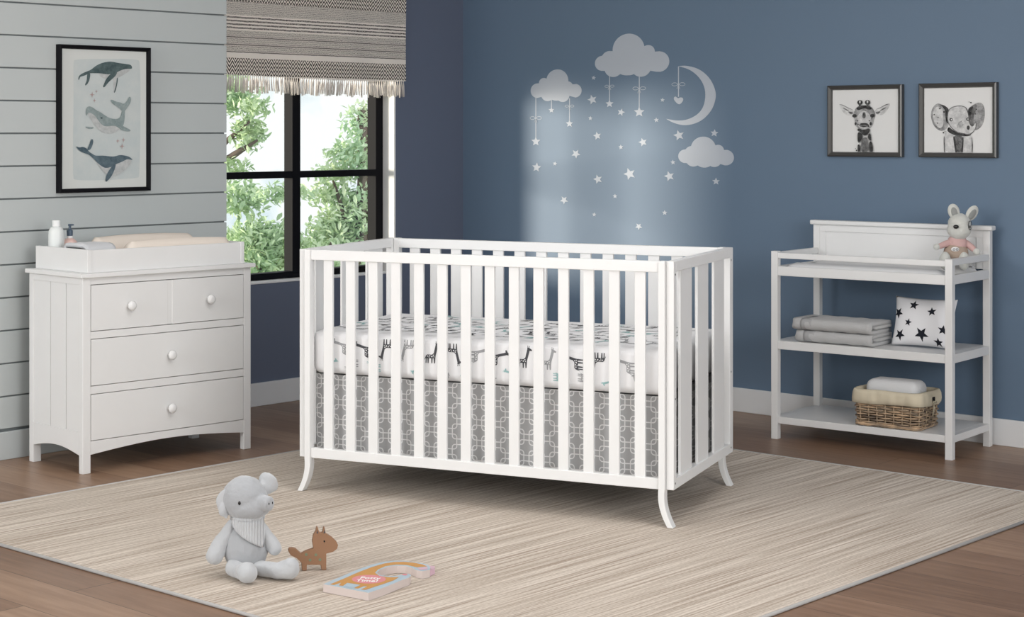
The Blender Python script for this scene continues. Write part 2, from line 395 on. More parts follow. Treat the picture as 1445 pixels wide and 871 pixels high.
# crown of the left tree, crown of the right tree, and a low tree filling the lower panes
tree(out(-1.30, 14.3, -3), [(out(-1.0, 14.2, 1.62), (.34, .36, .22), 900), (out(-.80, 14.2, 1.32), (.15, .22, .20), 420), (out(-.95, 14.1, 1.02), (.20, .3, .12), 300), (out(-.74, 14.0, 1.52), (.12, .2, .10), 160)],
     [out(-1.30, 14.3, -3), out(-1.28, 14.3, -.5), out(-1.2, 14.3, .8), out(-1.05, 14.2, 1.4)],
     [[out(-1.2, 14.3, .7), out(-1.0, 14.2, 1.22), out(-.78, 14.1, 1.40)], [out(-1.1, 14.3, 1.0), out(-.9, 14.2, 1.14), out(-.72, 14.1, 1.25)]],
     'leafA', 'dark green tree crown seen in the upper left window pane', 3, .034)
tree(out(.20, 14.8, -3), [(out(.12, 14.6, 1.40), (.10, .3, .22), 330), (out(.08, 14.5, 1.12), (.22, .4, .2), 700), (out(-.12, 14.5, .98), (.18, .3, .10), 260), (out(.10, 14.6, .62), (.34, .4, .34), 1500), (out(-.16, 14.6, .80), (.18, .3, .14), 330), (out(-.14, 14.5, .45), (.22, .3, .26), 900)],
     [out(.20, 14.8, -3), out(.19, 14.7, -.6), out(.12, 14.6, .3), out(.14, 14.6, .9), out(.12, 14.6, 1.5)],
     [[out(.12, 14.6, .3), out(-.02, 14.5, .6), out(-.12, 14.5, .92)]],
     'leafB', 'light green tree rising behind the right window panes', 5, .034)
tree(out(-.45, 13.2, -3), [(out(-.66, 13.1, .46), (.30, .4, .30), 1300), (out(-.80, 13.2, .82), (.16, .3, .18), 420), (out(-.48, 13.1, .86), (.14, .4, .10), 220), (out(-.22, 13.1, .30), (.30, .4, .26), 800), (out(-.75, 13, .0), (.35, .4, .3), 700), (out(-.3, 13, -.15), (.5, .4, .25), 500), (out(.18, 13.1, .15), (.2, .4, .3), 500)],
     [out(-.45, 13.2, -3), out(-.44, 13.2, -1.2), out(-.42, 13.2, -.3), out(-.40, 13.15, .6)],
     [[out(-.42, 13.2, -.6), out(-.62, 13.2, .1), out(-.74, 13.2, .7)], [out(-.42, 13.2, -.4), out(-.24, 13.1, .2), out(-.12, 13.1, .5)]],
     'leafA', 'bushy green tree filling the lower left window pane', 9, .036)

# ------------------------------------------------------------------ window shade
sh = thing('window_shade', (-6.306, 6.05, 1.584), 0, 'woven brown and cream patterned fabric shade with fringe hanging over the window', 'window shade')
mb = MB(); ny, nz = 60, 30; y0, y1, z0, z1 = -.69, .690, 0, .78
for fside in (0, 1):
    vs = []
    for i in range(ny+1):
        for j in range(nz+1):
            y = y0+(y1-y0)*i/ny; z = z0+(z1-z0)*j/nz
            xx = .006*sin(y*9)*(1-j/nz)+.003*sin(y*23+z*8)+(.004 if fside else 0)
            vs.append((xx, y, z - .006*sin(y*3.2+.6)*(1-j/nz)))
    mb.add(vs, [(i*(nz+1)+j, (i+1)*(nz+1)+j, (i+1)*(nz+1)+j+1, i*(nz+1)+j+1) for i in range(ny) for j in range(nz)])
cl = mb.build('cloth', 'shade', sh, smooth=True, fix=False)
# pattern uses world heights: shift object coordinates by placing the cloth origin at floor level
for v in cl.data.vertices: v.co.z += 1.584
cl.location.z = -1.584
mb = MB(); rnd = random.Random(4); y = y0+.006
while y < y1-.004:
    l = .085+rnd.uniform(-.012, .006); ztop = -.006*sin(y*3.2+.6)+.004
    mb.ball((.004+.006*sin(y*9), y, ztop-.006), (.0035, .0045, .005), nu=6, nv=4)
    for k in range(5):
        dy = rnd.gauss(0, .0035); dx = rnd.gauss(0, .002)
        mb.tube([(.003+.006*sin(y*9), y, ztop-.004), (.003+dx+.006*sin(y*9), y+dy*.8, ztop-.03), (.003+dx*1.6, y+dy*1.3+rnd.gauss(0, .001), ztop-l)], [.0016, .0021, .0013], 5)
    y += rnd.uniform(.0125, .0165)
o = mb.build('fringe', 'fringe', sh, smooth=True, fix=False); part(o, 'cream tasselled fringe')
o['kind'] = 'stuff'
mb = MB(); mb.box(-.019, .012, y0+.01, y1-.01, .78, .82); mb.build('headrail', 'white_trim', sh)

# ------------------------------------------------------------------ framed pictures
def poly_smooth(p, it=2):
    for _ in range(it):
        q = []
        for i in range(len(p)):
            a, b = p[i], p[(i+1) % len(p)]
            q += [(a[0]*.75+b[0]*.25, a[1]*.75+b[1]*.25), (a[0]*.25+b[0]*.75, a[1]*.25+b[1]*.75)]
        p = q
    return p
def ell(cx, cy, rx, ry, n=16, rot=0):
    return [(cx+rx*cos(t)*cos(rot)-ry*sin(t)*sin(rot), cy+rx*cos(t)*sin(rot)+ry*sin(t)*cos(rot)) for t in [2*PI*i/n for i in range(n)]]
def spark(cx, cy, r):
    return [(cx+(r if i % 2 == 0 else r*.25)*cos(PI*i/4), cy+(r if i % 2 == 0 else r*.25)*sin(PI*i/4)) for i in range(8)]
def star(cx, cy, r, rot=0, inner=.42, sx=1.0):
    return [(cx+sx*(r if i % 2 == 0 else r*inner)*sin(rot+PI*i/5), cy+(r if i % 2 == 0 else r*inner)*cos(rot+PI*i/5)) for i in range(10)]

def picture(name, loc, rz, w, h, fw, fd, fmat, paper, layers, label, cat='framed picture'):
    """local x across, y out of the wall towards the room is -y, z up; origin bottom centre on the wall"""
    t = thing(name, loc, rz, label, cat)
    mb = MB()
    # mitred frame profile
    prof = [(0, 0), (0, -fd*.85), (fw*.25, -fd), (fw*.8, -fd*.8), (fw, -fd*.35), (fw, 0)]
    cs = [(-w/2, 0, 1, 1), (w/2, 0, -1, 1), (w/2, h, -1, -1), (-w/2, h, 1, -1)]
    vs = [(x+sx*a, b, z+sz*a) for x, z, sx, sz in cs for a, b in prof]; n = len(prof)
    fs = [(i*n+j, ((i+1) % 4)*n+j, ((i+1) % 4)*n+(j+1) % n, i*n+(j+1) % n) for i in range(4) for j in range(n)]
    mb.add(vs, fs); mb.build('frame', fmat, t)
    mb = MB(); mb.use(paper); mb.box(-w/2+fw*.8, w/2-fw*.8, -fd*.45, -fd*.1, fw*.8, h-fw*.8)
    d = -fd*.45
    for mname, poly in layers:
        d -= .00025; mb.use(mname); mb.face(poly, lambda a, b, d=d: (a, d, b))
    part(mb.build('print', None, t, fix=False), 'printed picture sheet')
    return t
def clip(poly, x0, x1, z0, z1):
    for ax, lim, sg in ((0, x0, 1), (0, x1, -1), (1, z0, 1), (1, z1, -1)):
        q = []
        for i in range(len(poly)):
            a, b = poly[i-1], poly[i]; ia, ib = sg*(a[ax]-lim) >= 0, sg*(b[ax]-lim) >= 0
            if ia != ib:
                t = (lim-a[ax])/(b[ax]-a[ax]); q.append((a[0]+t*(b[0]-a[0]), a[1]+t*(b[1]-a[1])))
            if ib: q.append(b)
        poly = q
        if not poly: break
    return poly

# whale print: sketch units -> metres
def wA(x, y, oy=80):
    u = 90+x/7.918; v = oy+y/7.918
    vt = 62+.0465*(u-85); vb = 272-.0155*(u-85)
    return ((u-85)/129*.479-.2395, (vb-v)/(vb-vt)*.613)
def wpoly(pts, oy=80, sm=2): return poly_smooth([wA(x, y, oy) for x, y in pts], sm) if sm else [wA(x, y, oy) for x, y in pts]
wl = []
wl.append(('wcbg', poly_smooth([wA(125, 50), wA(145, 24), wA(400, 20), wA(845, 24), wA(874, 60), wA(882, 500), wA(870, 1340), wA(845, 1366), wA(400, 1384), wA(150, 1378), wA(118, 1350), wA(130, 500)], 2)))
wl.append(('wbelly', wpoly([(390, 178), (500, 186), (620, 160), (700, 130), (772, 134), (740, 168), (680, 205), (620, 238), (540, 252), (470, 246), (425, 220)])))
wl.append(('wbelly', wpoly([(560, 235), (622, 222), (614, 300), (588, 400), (568, 402), (572, 350)])))
wl.append(('wdark', wpoly([(608, 235), (622, 230), (614, 305), (588, 400), (572, 404), (600, 310)])))
wl.append(('wdark', wpoly([(178, 255), (182, 215), (215, 185), (280, 158), (320, 142), (360, 106), (420, 72), (500, 52), (560, 52), (610, 66), (700, 78), (765, 88), (782, 112), (778, 138), (720, 132), (660, 147), (610, 172), (560, 189), (500, 196), (440, 184), (390, 182), (310, 180), (300, 185), (230, 214), (200, 218), (188, 255)])))
wl.append(('wdark', wpoly([(275, 180), (312, 175), (306, 240), (290, 285), (262, 322), (248, 310), (272, 268)])))
wl.append(('wdark', wpoly([(540, 185), (612, 160), (602, 202), (560, 242), (510, 285), (470, 340), (448, 340), (462, 300), (490, 240)])))
wl.append(('wbelly', wpoly([(280, 620), (320, 618), (360, 650), (400, 710), (440, 760), (490, 778), (570, 765), (648, 800), (600, 848), (520, 866), (440, 846), (380, 795), (330, 722), (293, 670)])))
wl.append(('wmid', wpoly([(245, 778), (300, 783), (352, 788), (335, 806), (280, 806)])))
wl.append(('wmid', wpoly([(262, 655), (258, 580), (288, 548), (335, 562), (375, 598), (420, 616), (470, 656), (540, 693), (620, 698), (652, 660), (662, 600), (690, 560), (698, 600), (694, 700), (682, 772), (640, 800), (570, 768), (490, 782), (440, 765), (400, 715), (360, 655), (310, 622), (282, 622), (272, 655)])))
wl.append(('wmid', wpoly([(662, 610), (630, 572), (560, 530), (526, 486), (548, 478), (600, 503), (650, 512), (682, 532), (720, 498), (748, 440), (772, 468), (758, 522), (722, 574), (695, 610)])))
wl.append(('wmid', wpoly([(560, 745), (640, 755), (700, 790), (762, 820), (758, 840), (700, 838), (635, 808)])))
wl.append(('wdark', ell(*wA(432, 684), .006, .0035)))
wl.append(('wbelly', wpoly([(368, 455), (430, 512), (480, 532), (540, 520), (600, 485), (660, 465), (720, 433), (780, 448), (742, 512), (662, 585), (580, 622), (500, 612), (438, 562)], 170)))
wl.append(('wblue', wpoly([(145, 280), (185, 302), (225, 290), (272, 312), (288, 345), (330, 372), (365, 395), (450, 392), (520, 403), (580, 406), (635, 386), (700, 396), (752, 412), (786, 446), (765, 444), (720, 434), (660, 467), (600, 487), (540, 522), (480, 536), (430, 512), (380, 467), (340, 422), (290, 377), (230, 360), (178, 328)], 170)))
wl.append(('wblue', wpoly([(268, 330), (298, 262), (318, 202), (342, 215), (334, 272), (306, 330)], 170)))
wl.append(('wblue', wpoly([(552, 505), (594, 482), (582, 542), (547, 622), (487, 690), (470, 678), (488, 602), (520, 550)], 170)))
for x, y, r, oy in ((327, 422, .0135, 80), (373, 385, .008, 80), (352, 487, .0095, 80), (612, 230, .010, 170), (677, 220, .0115, 170), (661, 290, .013, 170)):
    wl.append(('rose', spark(*wA(x, y, oy), r)))
picture('framed_whale_print', (WL, 4.5615, 1.0655), PI/2, .479, .614, .018, .03, 'black', 'matboard', wl,
        'black framed watercolour print of three whales on the grey board wall', 'framed picture')

def gA(ox, x0, x1, y0, y1, W, H, fw):
    """sketch units of the art rectangle -> local metres"""
    aw, ah = W-2*fw, H-2*fw
    return lambda x, y: ((x-x0)/(x1-x0)*aw-aw/2, fw+(y1-y)/(y1-y0)*ah)
GW, GH, GF = .362, .319, .022
g = gA(0, 105, 770, 120, 762, GW, GH, GF)
lim = (-GW/2+GF, GW/2-GF, GF, GH-GF)
def gp(f, pts, sm=2):
    p = [f(x, y) for x, y in pts]
    return clip(poly_smooth(p, sm) if sm else p, *lim)
L = []
def ge(f, m, cx, cy, rx, ry, rot=0): L.append((m, clip([f(x, y) for x, y in ell(cx, cy, rx, ry, 14, rot)], *lim)))
mir = lambda pts: [(862-x, y) for x, y in pts]
L.append(('ink3', gp(g, [(368, 500), (498, 500), (502, 620), (532, 775), (372, 775)])))
for earf in (lambda p: p, mir):
    L.append(('ink3', gp(g, earf([(168, 270), (205, 272), (262, 306), (335, 335), (318, 372), (260, 388), (222, 362), (190, 318)]))))
    L.append(('ink1', gp(g, earf([(198, 298), (245, 312), (288, 350), (240, 328)]))))
    L.append(('ink1', gp(g, earf([(262, 340), (325, 352), (300, 372), (275, 362)]))))
    L.append(('ink1', gp(g, earf([(160, 268), (205, 266), (262, 300), (330, 330), (262, 308), (205, 274)]))))
L.append(('ink2', gp(g, [(312, 385), (330, 340), (345, 305), (375, 285), (430, 276), (490, 285), (518, 308), (535, 345), (550, 385), (528, 430), (522, 480), (495, 518), (430, 535), (370, 520), (336, 482), (336, 430)])))
L.append(('ink3', gp(g, [(355, 400), (400, 345), (430, 335), (460, 345), (505, 400), (490, 450), (500, 500), (430, 528), (365, 500), (372, 450)])))
L.append(('ink0', gp(g, [(345, 318), (370, 290), (430, 278), (490, 288), (515, 318), (480, 328), (430, 306), (385, 330)])))
L.append(('ink1', gp(g, [(418, 350), (442, 350), (450, 395), (436, 420), (410, 405)])))
ge(g, 'ink1', 430, 485, 50, 24); ge(g, 'ink0', 430, 474, 42, 9); ge(g, 'ink0', 430, 500, 20, 5)
for x in (334, 516): ge(g, 'ink0', x, 388, 24, 18)
for x, y, a, b in ((346, 470, 10, 17), (500, 470, 12, 18), (366, 440, 7, 7), (486, 440, 7, 7), (372, 478, 6, 10), (478, 496, 8, 8)): ge(g, 'ink0', x, y, a, b)
for x in (392, 470):
    ge(g, 'ink0', x, 250, 27, 26); L.append(('ink1', gp(g, [(x-12, 262), (x+12, 262), (x+10, 295), (x-10, 295)], 0))); ge(g, 'ink3', x, 243, 9, 14)
L.append(('ink0', gp(g, [(368, 512), (430, 540), (496, 512), (492, 560), (442, 604), (398, 556), (370, 546)])))
L.append(('ink0', gp(g, [(368, 556), (400, 562), (430, 600), (388, 672), (370, 662)])))
L.append(('ink0', gp(g, [(500, 556), (512, 645), (495, 648), (468, 602)])))
L.append(('ink1', gp(g, [(408, 640), (442, 608), (474, 622), (478, 770), (404, 770)])))
L.append(('ink0', gp(g, [(370, 676), (398, 698), (400, 770), (372, 770)])))
L.append(('ink0', gp(g, [(488, 655), (516, 650), (534, 770), (488, 770)])))
ge(g, 'ink0', 360, 748, 7, 8); ge(g, 'ink0', 350, 730, 4, 5); ge(g, 'ink0', 498, 282, 4, 4)
L = [l for l in L if len(l[1]) > 2]
picture('framed_giraffe_print', (-3.943, WR, 1.2075), 0, GW, GH, GF, .028, 'frame_grey', 'paper', L,
        'square pewter framed ink drawing of a giraffe head on the blue wall', 'framed picture')
GW2 = .349; lim = (-GW2/2+GF, GW2/2-GF, GF, GH-GF)
q = gA(0, 103, 790, 110, 768, GW2, GH, GF)
L = []
L.append(('ink2', gp(q, [(345, 325), (300, 288), (240, 258), (192, 296), (165, 370), (178, 450), (212, 515), (262, 550), (312, 545), (358, 490), (340, 430)])))
L.append(('ink3', gp(q, [(300, 330), (240, 290), (205, 320), (188, 380), (200, 450), (232, 505), (270, 525), (300, 490), (295, 400)])))
L.append(('ink0', gp(q, [(262, 272), (310, 285), (360, 325), (345, 400), (352, 470), (330, 470), (318, 400), (318, 340), (290, 300)])))
L.append(('ink2', gp(q, [(545, 325), (590, 288), (640, 260), (692, 264), (718, 330), (714, 425), (690, 500), (640, 540), (600, 540), (560, 480), (555, 390)])))
L.append(('ink1', gp(q, [(545, 328), (600, 286), (640, 272), (625, 350), (600, 420), (610, 500), (570, 500), (558, 440), (560, 380)])))
L.append(('ink0', gp(q, [(545, 328), (605, 290), (590, 340), (575, 400), (560, 380)])))
L.append(('ink3', gp(q, [(305, 620), (325, 560), (360, 500), (440, 560), (585, 580), (602, 680), (596, 785), (312, 785)])))
L.append(('ink0', gp(q, [(352, 500), (400, 545), (500, 578), (590, 580), (560, 604), (470, 600), (400, 590), (335, 552)])))
L.append(('ink1', gp(q, [(400, 590), (500, 595), (500, 660), (492, 785), (432, 785), (415, 680)])))
L.append(('ink0', gp(q, [(398, 600), (420, 610), (440, 785), (425, 785), (408, 680)])))
L.append(('ink0', gp(q, [(508, 610), (496, 610), (484, 785), (498, 785)])))
L.append(('ink1', gp(q, [(302, 620), (312, 590), (320, 785), (308, 785)])))
L.append(('ink1', gp(q, [(586, 590), (600, 680), (596, 785), (588, 785), (590, 680)])))
L.append(('ink1', gp(q, [(336, 410), (352, 318), (440, 286), (524, 296), (550, 340), (564, 400), (562, 455), (592, 500), (612, 484), (622, 448), (640, 460), (632, 515), (604, 566), (565, 592), (500, 582), (440, 566), (386, 526), (350, 472)])))
L.append(('ink3', gp(q, [(344, 410), (360, 324), (440, 294), (518, 302), (542, 342), (556, 400), (554, 455), (588, 512), (616, 488), (626, 458), (630, 515), (600, 558), (562, 582), (500, 572), (440, 556), (392, 518), (358, 468)])))
for k in range(4):
    L.append(('ink2', gp(q, [(440+k*14, 520-k*4), (446+k*16, 470+k*2), (490+k*8, 440+k*18), (500+k*8, 446+k*18), (456+k*16, 480+k*2), (450+k*14, 524-k*4)])))
for x, y, rx in ((383, 433, 17), (550, 428, 14)):
    ge(q, 'ink0', x, y, rx, 17); ge(q, 'paper', x+3, y, rx*.45, 8)
ge(q, 'ink0', 556, 515, 14, 22)
for x, y, r in ((305, 566, 8), (322, 552, 5), (584, 261, 7), (566, 254, 4), (270, 318, 8), (312, 354, 9), (212, 380, 7), (252, 408, 6), (640, 330, 7), (630, 376, 6), (246, 468, 6)): ge(q, 'ink0', x, y, r, r)
L = [l for l in L if len(l[1]) > 2]
picture('framed_elephant_print', (-3.5085, WR, 1.2085), 0, GW2, GH, GF, .028, 'frame_grey', 'paper', L,
        'square pewter framed ink drawing of an elephant on the blue wall', 'framed picture')

# ------------------------------------------------------------------ wall decals (flat vinyl shapes on the right wall)
SX = 1.22
DY = .0012
def decal_mb(polys, cx, cz):
    mb = MB()
    for k, p in enumerate(polys):
        mb.prism([(x-cx, z-cz) for x, z in p], 0, -DY-.0002*k, lambda a, b, h: (a, h, b))
    return mb
stars = [
 (-5.451, 1.591, .0118, .2, 'tiny star decal just left of the large top cloud base'),
 (-5.459, 1.481, .025, -.3, 'medium star decal between the left cloud and the nearer ribbon star'),
 (-5.471, 1.387, .0119, .1, 'tiny star decal right of the left cloud stars, under a medium star'),
 (-5.428, 1.298, .0217, -.2, 'medium star decal right of the left cloud, below the tiny star there'),
 (-5.281, 1.416, .0195, .3, 'small star decal between the two ribbon stars of the top cloud'),
 (-5.282, 1.242, .013, -.1, 'tiny star decal in the middle of the wall, left of a medium star'),
 (-5.563, 1.206, .0239, .55, 'medium star decal below and right of the left cloud'),
 (-5.698, 1.154, .0121, .1, 'tiny star decal beside the leftmost loose star'),
 (-5.819, 1.133, .0257, .1, 'leftmost loose star decal, below the long ribbon star'),
 (-5.033, 1.474, .0108, .15, 'tiny star decal just left of the hanging heart'),
 (-5.069, 1.376, .0128, -.1, 'small star decal by the lower tip of the moon'),
 (-4.938, 1.301, .0265, -.25, 'larger star decal directly below the crescent moon'),
 (-4.736, 1.312, .0186, .1, 'star decal just above the right cloud, topmost on that side'),
 (-5.149, 1.267, .0218, -.3, 'medium star decal left of the star under the moon'),
 (-4.972, 1.17, .0127, -.1, 'tiny star decal left of the right cloud'),
 (-5.639, .968, .0222, .65, 'low star decal at the left, alone above the crib rail'),
 (-5.424, 1.079, .0241, -.3, 'medium star decal left of the largest star'),
 (-5.447, .9, .0115, 0, 'lowest tiny star decal on the left side'),
 (-5.318, .996, .0125, .0, 'tiny star decal below and left of the largest star'),
 (-5.229, 1.109, .0306, -.35, 'largest star decal, at the middle of the cluster'),
 (-4.993, 1.102, .0255, -.3, 'medium star decal left of and below the right cloud'),
 (-5.02, .923, .0134, .0, 'low tiny star decal on the right, above the crib'),
 (-5.174, .85, .018, .6, 'lowest star decal of all, nearest the crib rail'),
 (-4.727, 1.082, .018, .0, 'star decal directly under the right cloud'),
]
for x, z, r, rot, lb in stars:
    o = decal_mb([star(x, z, r, rot, .45, SX)], x, z).build('star_decal', 'decal')
    o.location = (x, WR-.0002, z); tag(o, 'pale grey '+lb, 'wall sticker', 'loose star stickers on the blue wall')
def cloud(circs, label):
    cx = sum(c[0] for c in circs)/len(circs); cz = sum(c[1] for c in circs)/len(circs)-.005
    pts = []
    for i in range(180):
        t = 2*PI*i/180; dx, dz = cos(t), sin(t); best = .02
        for x, z, r in circs:
            ax, az = SX*r, r; ox, oz = cx-x, cz-z
            A = (dx/ax)**2+(dz/az)**2; Bq = 2*(ox*dx/ax**2+oz*dz/az**2); Cq = (ox/ax)**2+(oz/az)**2-1
            D = Bq*Bq-4*A*Cq
            if D > 0: best = max(best, (-Bq+math.sqrt(D))/2/A)
        pts.append((cx+dx*best, cz+dz*best))
    o = decal_mb([pts], cx, cz).build('cloud_decal', 'decal'); o.location = (cx, WR-.0002, cz)
    tag(o, label, 'wall sticker', 'cloud stickers on the blue wall')
cloud([(-5.812, 1.532, .038), (-5.771, 1.571, .0262), (-5.683, 1.581, .0584), (-5.618, 1.546, .031), (-5.569, 1.528, .0348), (-5.688, 1.537, .0585), (-5.746, 1.512, .0352), (-5.647, 1.506, .035)], 'pale cloud decal at the left with three short hanging stars')
cloud([(-5.396, 1.663, .0381), (-5.352, 1.683, .0405), (-5.236, 1.727, .079), (-5.118, 1.713, .0323), (-5.055, 1.662, .0507), (-5.244, 1.674, .0753), (-5.328, 1.638, .0455), (-5.231, 1.644, .0451), (-5.16, 1.64, .0498)], 'large pale cloud decal at the top centre')
cloud([(-4.901, 1.2, .0329), (-4.865, 1.219, .0304), (-4.798, 1.237, .0581), (-4.715, 1.23, .0264), (-4.673, 1.196, .0371), (-4.793, 1.195, .0484), (-4.855, 1.186, .0353), (-4.737, 1.184, .0337)], 'pale cloud decal at the lower right below the moon')
mp = [(-4.942, 1.637), (-4.893, 1.639), (-4.819, 1.62), (-4.76, 1.575), (-4.728, 1.515), (-4.728, 1.472), (-4.753, 1.416), (-4.812, 1.367), (-4.893, 1.347), (-4.961, 1.358), (-5.012, 1.381), (-5.010, 1.3815), (-4.953, 1.372), (-4.893, 1.375), (-4.834, 1.398), (-4.797, 1.435), (-4.784, 1.491), (-4.793, 1.541), (-4.826, 1.586), (-4.878, 1.621), (-4.940, 1.6365)]
o = decal_mb([poly_smooth(mp, 2)], -4.86, 1.49).build('moon_decal', 'decal'); o.location = (-4.86, WR-.0002, 1.49)
tag(o, 'pale crescent moon decal right of the large top cloud', 'wall sticker')
def ring2(cx, cz, rx, rz, w, rot=0):
    a = ell(cx, cz, rx, rz, 16, rot); b = ell(cx, cz, rx-w, rz-w, 16, rot); return a, b
def hanging(x, z, r, zs, zb, label, heart=False):
    t = thing('hanging_heart_decal' if heart else 'hanging_star_decal', (x, WR-.0002, z), 0, label, 'wall sticker', None if heart else 'hanging star stickers on the blue wall')
    if heart:
        hp = [(0, -r*.85), (-r*.75, -r*.1), (-r*.95, r*.5), (-r*.6, r*.85), (-r*.1, r*.35), (r*.3, r*.6), (r*.85, r*.5), (r*.95, 0), (r*.5, -r*.65)]
        decal_mb([[(a*SX, b) for a, b in poly_smooth(hp, 2)]], 0, 0).build('heart', 'decal', t)
    else: decal_mb([star(0, 0, r, 0, .45, SX)], 0, 0).build('star', 'decal', t)
    mb = MB().box(-.0026, .0026, -DY*.7, 0, r*.7, zs-z); mb.build('string', 'decal', t)
    if zb:
        s = .022 if r < .024 else .029; mb = MB(); zb -= z
        for sg in (-1, 1):
            a, b = ring2(sg*s*.62*SX, zb+.002, s*.5*SX, s*.30, .0022)
            n = 16
            vs = [(p[0], -DY*.9, p[1]) for p in a]+[(p[0], -DY*.9, p[1]) for p in b]
            mb.add(vs, [(i, (i+1) % n, (i+1) % n+n, i+n) for i in range(n)])
            mb.tube([(0, -DY, zb), (sg*.006, -DY, zb-s*.4), (sg*.009, -DY, zb-s*.75)], .0012, 5)
        mb.ball((0, -DY*.5, zb), (.005, .0012, .005), nu=8, nv=6)
        mb.build('bow', 'decal', t)
hanging(-5.824, 1.268, .0257, 1.50, 1.388, 'pale star decal on the longest ribbon with a bow, under the left cloud')
hanging(-5.721, 1.43, .0161, 1.49, None, 'small pale star decal on the shortest ribbon without a bow, middle of the left cloud')
hanging(-5.604, 1.36, .02, 1.49, 1.448, 'pale star decal with a bow, under the right end of the left cloud')
hanging(-5.352, 1.459, .0209, 1.60, 1.545, 'pale star decal on the left ribbon of the large top cloud')
hanging(-5.171, 1.416, .027, 1.60, 1.531, 'pale star decal on the right ribbon of the large top cloud')
hanging(-4.94, 1.471, .0245, 1.635, 1.547, 'pale heart decal hanging from the upper tip of the moon', True)

# ------------------------------------------------------------------ rug
rg = thing('area_rug', (-3.95, 4.76, 0), 0, 'large woven beige streaked area rug under the crib', 'rug')
RX0, RX1, RY0, RY1 = -1.35, 1.362, -1.555, 1.545
rg.rotation_euler.z = 0.008
mb = MB(); nx = 24
mb.box(RX0+.01, RX1-.01, RY0+.01, RY1-.01, .0, .0085); mb.build('pile', 'rug', rg)
mb = MB(); c = [(RX0+.009, RY0+.009), (RX1-.009, RY0+.009), (RX1-.009, RY1-.009), (RX0+.009, RY1-.009)]
for (x0, y0_), (x1, y1_) in zip(c, c[1:]+c[:1]): mb.tube([(x0, y0_, .0055), (x1, y1_, .0055)], .0055, 8)
part(mb.build('binding', 'rugedge', rg, smooth=True), 'grey stitched rug edge')

# ------------------------------------------------------------------ crib
RZ = .0095
CL, CW, CT = 1.3974, .8063, .8903-RZ
cyaw = .3275
CO = Vector((-3.37337, 4.89514, 0)); CA = Vector((cos(cyaw), sin(cyaw), 0)); CBv = Vector((-sin(cyaw), cos(cyaw), 0))
croot = CO-CA*CL
crib = thing('baby_crib', (croot.x, croot.y, RZ), cyaw, 'white slatted wooden baby crib with curved feet on the beige rug', 'crib')
zb = .1325-RZ
# end panels: stiles, rails, three wide slats each
for k, x0 in enumerate((0, CL-.026)):
    x1 = x0+.026
    fr = MB()
    fr.box(x0, x1, .012, .045, zb, CT); fr.box(x0, x1, CW-.045, CW, zb, CT)
    fr.box(x0, x1, .045, CW-.045, CT-.036, CT); fr.box(x0, x1, .045, CW-.045, zb, zb+.035)
    ep = fr.build('end_frame', 'white', crib, bevel=.002)
    for b0, b1 in ((.1150, .2585), (.3330, .4760), (.5540, .6980)):
        B(*((x0+.011, x1-.006) if k else (x0+.006, x1-.011)), b0, b1, zb+.03, CT-.03).build('end_slat', 'white', crib, bevel=.0015)
    for zz in (CT-.045, zb+.3, zb+.02):
        for yy in (.03, CW-.03):
            MB().lathe([(.0035, 0), (.0035, .0012)], 10, T=Matrix.Translation((x1 if k else x0, yy, zz)) @ Matrix.Rotation(PI/2 if k else -PI/2, 4, 'Y')).build('bolt_cap', 'metal_dark', crib)
# front and back: legs with curved feet, rails and slats
def leg(x0, x1, y0, y1, sx, name='leg'):
    prof = []; n = 14
    for i in range(n+1):
        z = zb*(1-i/n); t = i/n; off = sx*(.030*t**1.9 - .004*sin(PI*t))
        prof.append((off, z))
    vs = []; fs = []
    rows = [(0, CT)]+prof
    for off, z in rows:
        tp = 1-.08*(1-z/zb) if z < zb else 1
        xm = (x0+x1)/2; hw = (x1-x0)/2*tp
        vs += [(xm-hw+off, y0, z), (xm+hw+off, y0, z), (xm+hw+off, y1, z), (xm-hw+off, y1, z)]
    m = len(rows)
    for i in range(m-1):
        for j in range(4): fs.append((i*4+j, i*4+(j+1) % 4, (i+1)*4+(j+1) % 4, (i+1)*4+j))
    fs += [(0, 1, 2, 3), (4*m-1, 4*m-2, 4*m-3, 4*m-4)]
    return MB().add(vs, fs).build(name, 'white', crib, bevel=.0018)
leg(.027, .049, -.003, .034, -1); leg(CL-.049, CL-.027, -.003, .034, 1)
leg(.027, .049, CW-.031, CW+.004, -1); leg(CL-.049, CL-.027, CW-.031, CW+.004, 1)
for yy, nm in ((.006, 'front_rail'), (CW-.031, 'back_rail')):
    B(.049, CL-.049, yy, yy+.025, CT-.038, CT-.001).build(nm, 'white', crib, bevel=.002)
    B(.049, CL-.049, yy, yy+.025, zb, zb+.036).build(nm, 'white', crib, bevel=.002)
    for i in range(14):
        x = .0985+.0896*i
        w = .0365
        if yy > .1: x -= .0035; w = .043
        B(x, x+w, yy+.005, yy+.019, zb+.03, CT-.035).build('slat', 'white', crib, bevel=.002)
B(.03, CL-.03, .09, CW-.09, .405, .4265).build('mattress_support', 'metal_dark', crib)

